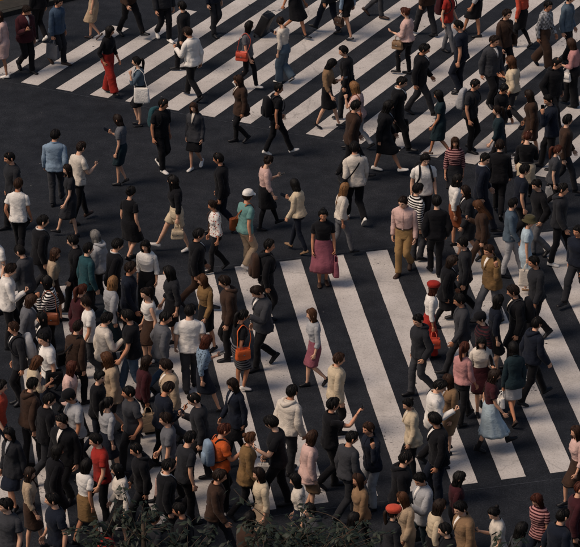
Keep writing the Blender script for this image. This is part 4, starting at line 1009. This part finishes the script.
# ------------------------------------------------------------------ dress and assemble each figure
labels = {}; baglabels = {}
def words(s): return len(s.replace(',', '').split())
for i, f in enumerate(FIGS):
    ps = f['ps']; rg = f['rg']; seed = i * 1.37 + .31; k = ps.k
    root = empty('person', (pos[i][0], pos[i][1], 0.0), f['rz'])
    wd_ = rg.choice((.93, .97, 1, 1.02, 1.06, 1.1)) if ps.sex == 'm' else rg.choice((.93, .97, 1, 1, 1.05, 1.1)); root.scale = (wd_, wd_, 1)
    tc, tp, tk = parse(f['top']); bc, bp_, bk = parse(f['bot']) if f['bot'] else (None, None, None)
    # body: limbs and trunk, hands, head in one mesh
    m = MB(); V, Fc = skinned[i]; m.add(V, Fc, 0)
    for sd_ in (1, -1):
        mode = f['arms'][0 if sd_ < 0 else 1]; hand_geo(ps, sd_, m, mode in 'cptbe' , 0)
    hv, hf, hm = HEADS[ps.sex]; m.add((hv * k) @ ps.Rh.T + ps.headc, hf, hm)
    hmat = hair_mat(f['hc'])
    m.build('body', [SKIN[rg.randrange(4)], LIPS, hmat, EYE], root)
    m = MB(); hair_geo(ps, 'cap' if f['hat'] and f['hair'] in ('short', 'crop') else f['hair'], seed, m); m.build('hair', hmat, root)
    if f['hat']:
        c, _, kd = parse(f['hat']); m = MB(); hat_geo(ps, kd, m); m.build('hat', cloth(c), root)
    # top
    ease, hem, slv, (r0, r1), coll, neck = TOPS[tk]; m = MB(); mt = cloth(tc, tp)
    tk_belt = f['tuck']
    if bk in ('skirt', 'long skirt', 'pleated skirt', 'wide trousers', 'shorts') and tk in ('t-shirt', 'blouse', 'shirt', 'tank top', 'sweater', 'polo shirt'): f['tuck'] = True
    if f['tuck']: hem = .985
    if tk == 'coat':
        m.grid(torso_rings(ps, .93, neck, ease, 24, 36, seed, .008)); drape(m, ps, hem, .95, ease + .006, .07, seed, r_leg=.10)
    elif tk == 'dress':
        m.grid(torso_rings(ps, .98, neck, ease, 20, 36, seed, .006)); drape(m, ps, .50, 1.00, .016, .13, seed, .035)
    else:
        ez = (.005, ease) if f['tuck'] else ease
        V = torso_rings(ps, hem, neck, ez, 26, 36, seed, .012 if coll != 3 else .007, .10 if tk in ('blouse', 'cardigan') else .04)
        C = V[0].mean(0); V = np.concatenate([[C + (V[0] - C) * .93 + np.array([0, 0, .03])], [C + (V[0] - C) * .965], V]); m.grid(V)
    if tk == 'hoodie':
        P = [ps.T((x, y, z)) for x, y, z in ((-.085, .03, 1.445), (-.10, -.05, 1.44), (-.06, -.115, 1.40), (0, -.135, 1.385), (.06, -.115, 1.40), (.10, -.05, 1.44), (.085, .03, 1.445))]
        P, rr = catmull(P, np.array([[.022, .03, .042, .05, .042, .03, .022]] * 2).T * k, 18); m.grid(wrinkle(tube_rings(P, rr, (0, 0, 1), 10), .004, seed), True, True, True)
    for sd_ in (1, -1):
        q = .86 if ps.sex == 'f' else 1
        if slv > .1: sleeve(m, ps, sd_, slv, r0 * q, r1 * q, seed + sd_ * 2.1)
    top_o = m.build(tk.replace('-', '_').replace(' ', '_'), mt, root)
    if coll:    # collar, shirt front, lapels
        m = MB(); P = []
        for t in np.linspace(-2.6, 2.6, 15):
            hw, hd, cy = torso_at(1.45, ps.sex); P.append(ps.T(((hw + .012) * math.sin(t + math.pi), cy + (hd + .014) * math.cos(t + math.pi), 1.455 - .022 * (1 + math.cos(t + math.pi)) / 2)))
        m.grid(tube_rings(np.array(P), np.array([[.020, .006]] * 15) * k, (0, 0, 1), 8), True, True, True); m.build('collar', mt if coll != 3 else cloth('white'), top_o)
        if coll in (2, 3, 1):
            m = MB(); n = 7; rows = []; zb = 1.16 if coll == 3 else (1.22 if coll == 2 else hem + .035)
            wtop = .040 if coll == 3 else .034 if coll == 2 else .014
            for z in np.linspace(1.435, zb, 12):
                hw, hd, cy = torso_at(z, ps.sex); fz = np.clip((1.46 - z) / .12, .12, 1); u = (1.435 - z) / (1.435 - zb); wd = wtop * (1 - u) + .006 if coll > 1 else .014
                rows.append([ps.T((x * wd, cy + (hd + ease * fz + .011) * (1 - .9 * (x * wd) ** 2 / hw ** 2), z)) for x in np.linspace(1, -1, n)])
            m.grid(np.array(rows), False)
            inner = cloth('white') if coll == 3 or i % 2 else cloth(['light grey', 'black', 'off-white', 'grey'][i % 4])
            m.build('shirt_front' if coll > 1 else 'button_placket', inner if coll > 1 else mt, top_o)
            if coll == 3:
                m = MB(); rows = []
                for z, wd in ((1.428, .012), (1.41, .013), (1.40, .009), (1.30, .016), (1.20, .018), (1.165, .003)):
                    hw, hd, cy = torso_at(z, ps.sex); fz = np.clip((1.46 - z) / .12, .12, 1)
                    rows.append([ps.T((x * wd, cy + hd + ease * fz + .016, z)) for x in (1, 0, -1)])
                m.grid(np.array(rows), False); m.build('tie', cloth(['maroon', 'navy', 'charcoal'][i % 3]), top_o)
            if coll > 1:
                for q in (1, -1):
                    m = MB(); rows = []
                    for z in np.linspace(1.43, zb, 9):
                        hw, hd, cy = torso_at(z, ps.sex); fz = np.clip((1.46 - z) / .12, .12, 1); u = (1.43 - z) / (1.43 - zb); x0 = wtop * (1 - u) + .004; x1 = x0 + .034 * math.sin(min(1, u * 1.3 + .25) * math.pi * .5) * (1 - u ** 3)
                        g = [(x, cy + (hd + ease * fz) * (1 - .85 * x * x / hw ** 2) + o) for x, o in ((x0, .008), (x0, .018), ((x0 + x1) / 2, .020), (x1 + .002, .016), (x1 + .002, .004))]
                        rows.append([ps.T((q * x, y, z)) for x, y in g])
                    m.grid(np.array(rows), False); m.build('lapel', mt, top_o)
    # bottom
    if bk:
        m = MB(); mt2 = cloth(bc, bp_) if bk != 'jeans' else cloth(bc)
        wr = .009; ztop = 1.035 if f['tuck'] else max(.93, min(1.0, hem + .08))
        if BOTS[bk] is not None:
            rd = BOTS[bk]
            if ps.sex == 'f': rd = tuple(x * .94 for x in rd)
            e = .014 if f['tuck'] else .004
            V = torso_rings(ps, .795, 1.035 if f['tuck'] else min(1.0, hem + .10), e, 8, 24, seed, .003 if f['tuck'] else 0)
            C = V[0].mean(0); m.grid(np.concatenate([[C + (V[0] - C) * .5 + [0, 0, -.015]], V]), True, True)
            for sd_ in (1, -1): trouser_leg(m, ps, sd_, rd, seed, .72 if bk == 'shorts' else 1.0, 0, wr)
        elif bk == 'skirt': drape(m, ps, .52, ztop, .012 if f['tuck'] else .006, .05, seed)
        elif bk == 'long skirt': drape(m, ps, .22, ztop, .008, .14, seed, .03)
        elif bk == 'mini skirt': drape(m, ps, .66, ztop, .008, .06, seed)
        elif bk == 'pleated skirt': drape(m, ps, .36, ztop, .008, .16, seed, .05)
        bo = m.build(bk.replace(' ', '_'), mt2, root)
        if tk_belt:
            m = MB(); V = [ps.T(np.c_[ring_xy(*(np.array(torso_at(z, ps.sex)) + [e_, e_, 0]), 28), np.full(28, z)]) for z, e_ in ((1.005, .012), (1.006, .021), (1.034, .021), (1.035, .012))]
            m.grid(np.array(V)); bl = m.build('belt', leather('black' if bc != 'khaki' else 'brown'), root)
            m = MB(); hw, hd, cy = torso_at(1.02, ps.sex); m.box(ps.T((0, cy + hd + .024, 1.02)), (.04, .008, .03), None, 0, .002); m.build('buckle', M_METAL, bl)
    if f['tights']:
        m = MB()
        for sd_ in (1, -1):
            h, kn, an = ps.hipj[sd_], ps.knee[sd_], ps.ankle[sd_]
            P, rr = catmull([h, h + (kn - h) * .5, kn, kn + (an - kn) * .3 + np.array([0, -.01, 0]), kn + (an - kn) * .65, an + np.array([0, .01, -.02])], np.array([[.084, .076, .056, .058, .044, .037]] * 2).T * k, 22)
            m.grid(tube_rings(P, rr, (1, 0, 0), 14), True, True, True)
        m.build('tights', cloth('black'), root)
    scol, _, skind = parse(f['shoes'])
    for sd_ in (1, -1):
        m = MB(); shoe_geo(ps, sd_, skind, m); m.build('shoe' if skind != 'boots' else 'boot', [leather(scol), M_SOLEW if skind == 'sneakers' else M_SOLEB], root)
    # labels
    desc = 'person in ' + f['top'] + ((' and ' + f['bot']) if f['bot'] else '')
    extra = [f['hat']] if f['hat'] else []
    hw_ = {'short': 'short hair', 'crop': 'cropped hair', 'bob': 'bobbed hair', 'long': 'long hair', 'bun': 'hair bun', 'ponytail': 'ponytail'}[f['hair']]
    extra += [f['dirw'], hw_]
    lab = desc + (', ' + extra.pop(0) if f['hat'] else '') + ', ' + f['place']
    for q in extra:
        if lab not in labels: break
        lab = lab + ', ' + q
    if lab in labels or words(lab) > 16: print('LABEL?', words(lab), lab)
    labels[lab] = root; tag(root, lab, 'person', 'pedestrians on the scramble crossing'); f['root'] = root
    # a phone in the hand
    for sd_ in (1, -1):
        if f['arms'][0 if sd_ < 0 else 1] in 'pre':
            d, n = ps.fore[sd_], ps.palm_n[sd_]; w = np.cross(d, n); c = ps.hand(sd_) + n * .024 + d * .03; m = MB()
            Rm = np.stack([w, d, n], 1); m.box((0, 0, 0), (.072, .148, .009), Rm, 0, .002)
            cz, sz_ = math.cos(f['rz']), math.sin(f['rz'])
            rt = empty('phone', (pos[i][0] + c[0] * cz - c[1] * sz_, pos[i][1] + c[0] * sz_ + c[1] * cz, c[2]), f['rz']); m.build('phone_case', M_PHONE, rt)
            m = MB(); m.box(n * .0055, (.064, .138, .002), Rm, 0, .0005); m.build('screen', M_PHONE, rt)
            pl = 'dark phone held by ' + desc + ', ' + f['place']
            if words(pl) > 16: pl = 'dark phone held by ' + 'person in ' + f['top'] + ', ' + f['place']
            if pl in baglabels: print('PHONE LABEL?', pl)
            baglabels[pl] = 1; tag(rt, pl, 'phone', 'phones in pedestrians hands')
    if f['bag']:
        r, c, kd = bag_build(f, pos[i], f['rz']); bl = f'{c} {kd} carried by {desc}, {f["place"]}'
        if words(bl) > 16: bl = f'{c} {kd} carried by person in {f["top"]}, {f["place"]}'
        if bl in baglabels or words(bl) > 16: print('BAG LABEL?', words(bl), bl)
        baglabels[bl] = 1; tag(r, bl, kd.split()[-1] if kd != 'suitcase' else 'suitcase', 'bags carried by pedestrians')

# ------------------------------------------------------------------ street trees, only their crowns reach into view
def cr3(a, b): return np.array([a[1] * b[2] - a[2] * b[1], a[2] * b[0] - a[0] * b[2], a[0] * b[1] - a[1] * b[0]])
def leaf_mat():
    m, n, l, b = nodes_of('leaf'); oi = n.new('ShaderNodeTexCoord'); nz = n.new('ShaderNodeTexNoise'); nz.inputs['Scale'].default_value = 6; l.new(oi.outputs['Object'], nz.inputs['Vector'])
    rp = ramp(n, [(.3, (.009, .014, .009, 1)), (.55, (.018, .027, .015, 1)), (.75, (.038, .046, .026, 1))]); l.new(nz.outputs['Fac'], rp.inputs[0]); l.new(rp.outputs[0], b.inputs['Base Color'])
    b.inputs['Roughness'].default_value = .55; b.inputs['Specular IOR Level'].default_value = .3
    if 'Transmission Weight' in b.inputs: pass
    return m
M_LEAF = leaf_mat()
def tree(apex_px, apex_z, rad, label, seed, n_limb=9, dens=1.0):
    rg = random.Random(seed); ap = G(apex_px[0], apex_px[1], apex_z); root = empty('street_tree', (ap[0], ap[1], 0)); tag(root, label, 'tree', 'street trees along the near pavement')
    h = apex_z; m = MB(); tw = []
    P = [np.array([0, 0, 0.]), np.array([.03, .02, h * .2]), np.array([-.04, .03, h * .45]), np.array([.02, -.02, h * .7]), np.array([0, 0, h * .9])]
    P, r = catmull(P, np.array([[.13, .11, .095, .06, .02]] * 2).T, 22); m.grid(wrinkle(tube_rings(P, r, (1, 0, 0), 12), .008, seed, (6, 6, 2)), True, True, True); m.build('trunk', M_BARK, root)
    lv = []; lf = []; cnt = 0; leafs = []
    def twig(p, d, L, r0):
        q = [p]; dd = d.copy()
        for s_ in range(5):
            dd = nrm(dd + np.array([rg.gauss(0, .16), rg.gauss(0, .16), rg.gauss(-.05, .12)])); q.append(q[-1] + dd * L / 5)
        return np.array(q)
    for b in range(n_limb):
        z0 = h * rg.uniform(.5, .88); az = b * 2.4 + rg.uniform(-.4, .4); up = rg.uniform(.5, 1.3); d = nrm(np.array([math.cos(az), math.sin(az), up])); mb_ = MB()
        reach = rad * rg.uniform(.75, 1.1) / math.hypot(d[0], d[1]) ; reach = min(reach, (h * 1.0 - z0) / max(d[2], .1) + .5)
        ci = np.interp(z0, P[:, 2], P[:, 0]), np.interp(z0, P[:, 2], P[:, 1]); base = np.array([ci[0], ci[1], z0]); q = twig(base, d, reach, .04)
        qq, rr = catmull(q, np.array([np.linspace(.042, .008, 6)] * 2).T, 14); mb_.grid(tube_rings(qq, rr, (.3, .2, 1), 7), True, True, True)
        for j in range(3, 14):
            for t_ in range(2):
                a2 = rg.uniform(0, 6.28); d2 = nrm(nrm(qq[j] - qq[j - 1]) * .6 + np.array([math.cos(a2), math.sin(a2), rg.uniform(-.2, .7)])); tq = twig(qq[j], d2, rg.uniform(.35, .8), .01)
                tp_, tr = catmull(tq, np.array([np.linspace(.010, .003, 6)] * 2).T, 8); mb_.grid(tube_rings(tp_, tr, (.3, .2, 1), 5), True, True, True); tw.append(tp_)
        mb_.build('branch', M_BARK, root)
    tips = [twig(np.array([0, 0, h * .86]), nrm(np.array([rg.gauss(0, .5), rg.gauss(0, .5), 1])), rg.uniform(.5, 1.0), .01) for _ in range(7)]; mb_ = MB()
    for tq in tips:
        tp_, tr = catmull(tq, np.array([np.linspace(.014, .003, 6)] * 2).T, 8); mb_.grid(tube_rings(tp_, tr, (.3, .2, 1), 5), True, True, True); tw.append(tp_)
    mb_.build('branch', M_BARK, root)
    for tp_ in tw:
        for j in range(1, 8):
            for _ in range(int(3 * dens) + (rg.random() < dens * 3 % 1)):
                p = tp_[j] + np.array([rg.gauss(0, .03) for _ in range(3)]); a2 = rg.uniform(0, 6.28); d = nrm(np.array([math.cos(a2), math.sin(a2), rg.uniform(-1.0, .25)])); L = rg.uniform(.075, .15); w = L * rg.uniform(.16, .24)
                sd2 = nrm(cr3(d, (rg.gauss(0, .3), rg.gauss(0, .3), 1))); nn = cr3(sd2, d); mid = p + d * L * .5 + nn * L * .06; tip = p + d * L - nn * L * .08
                lv += [p, mid + sd2 * w - nn * w * .35, mid, mid - sd2 * w - nn * w * .35, tip]; lf += [(cnt, cnt + 1, cnt + 2), (cnt + 1, cnt + 4, cnt + 2), (cnt, cnt + 2, cnt + 3), (cnt + 2, cnt + 4, cnt + 3)]; cnt += 5
    m = MB(); m.add(np.array(lv), lf); cr = m.build('crown', M_LEAF, root); tag(cr, kind='stuff')
tree((142, 480), 6.6, .8, 'leafy street tree crown at bottom left in front of the crowd', 3, 10, 1.0)
tree((316, 512), 6.4, .85, 'widest leafy street tree crown at bottom centre in front of the crowd', 5, 10, .8)
tree((532, 580), 6.2, 1.5, 'low leafy street tree crown peeking in at bottom right', 8, 12, 1.3)
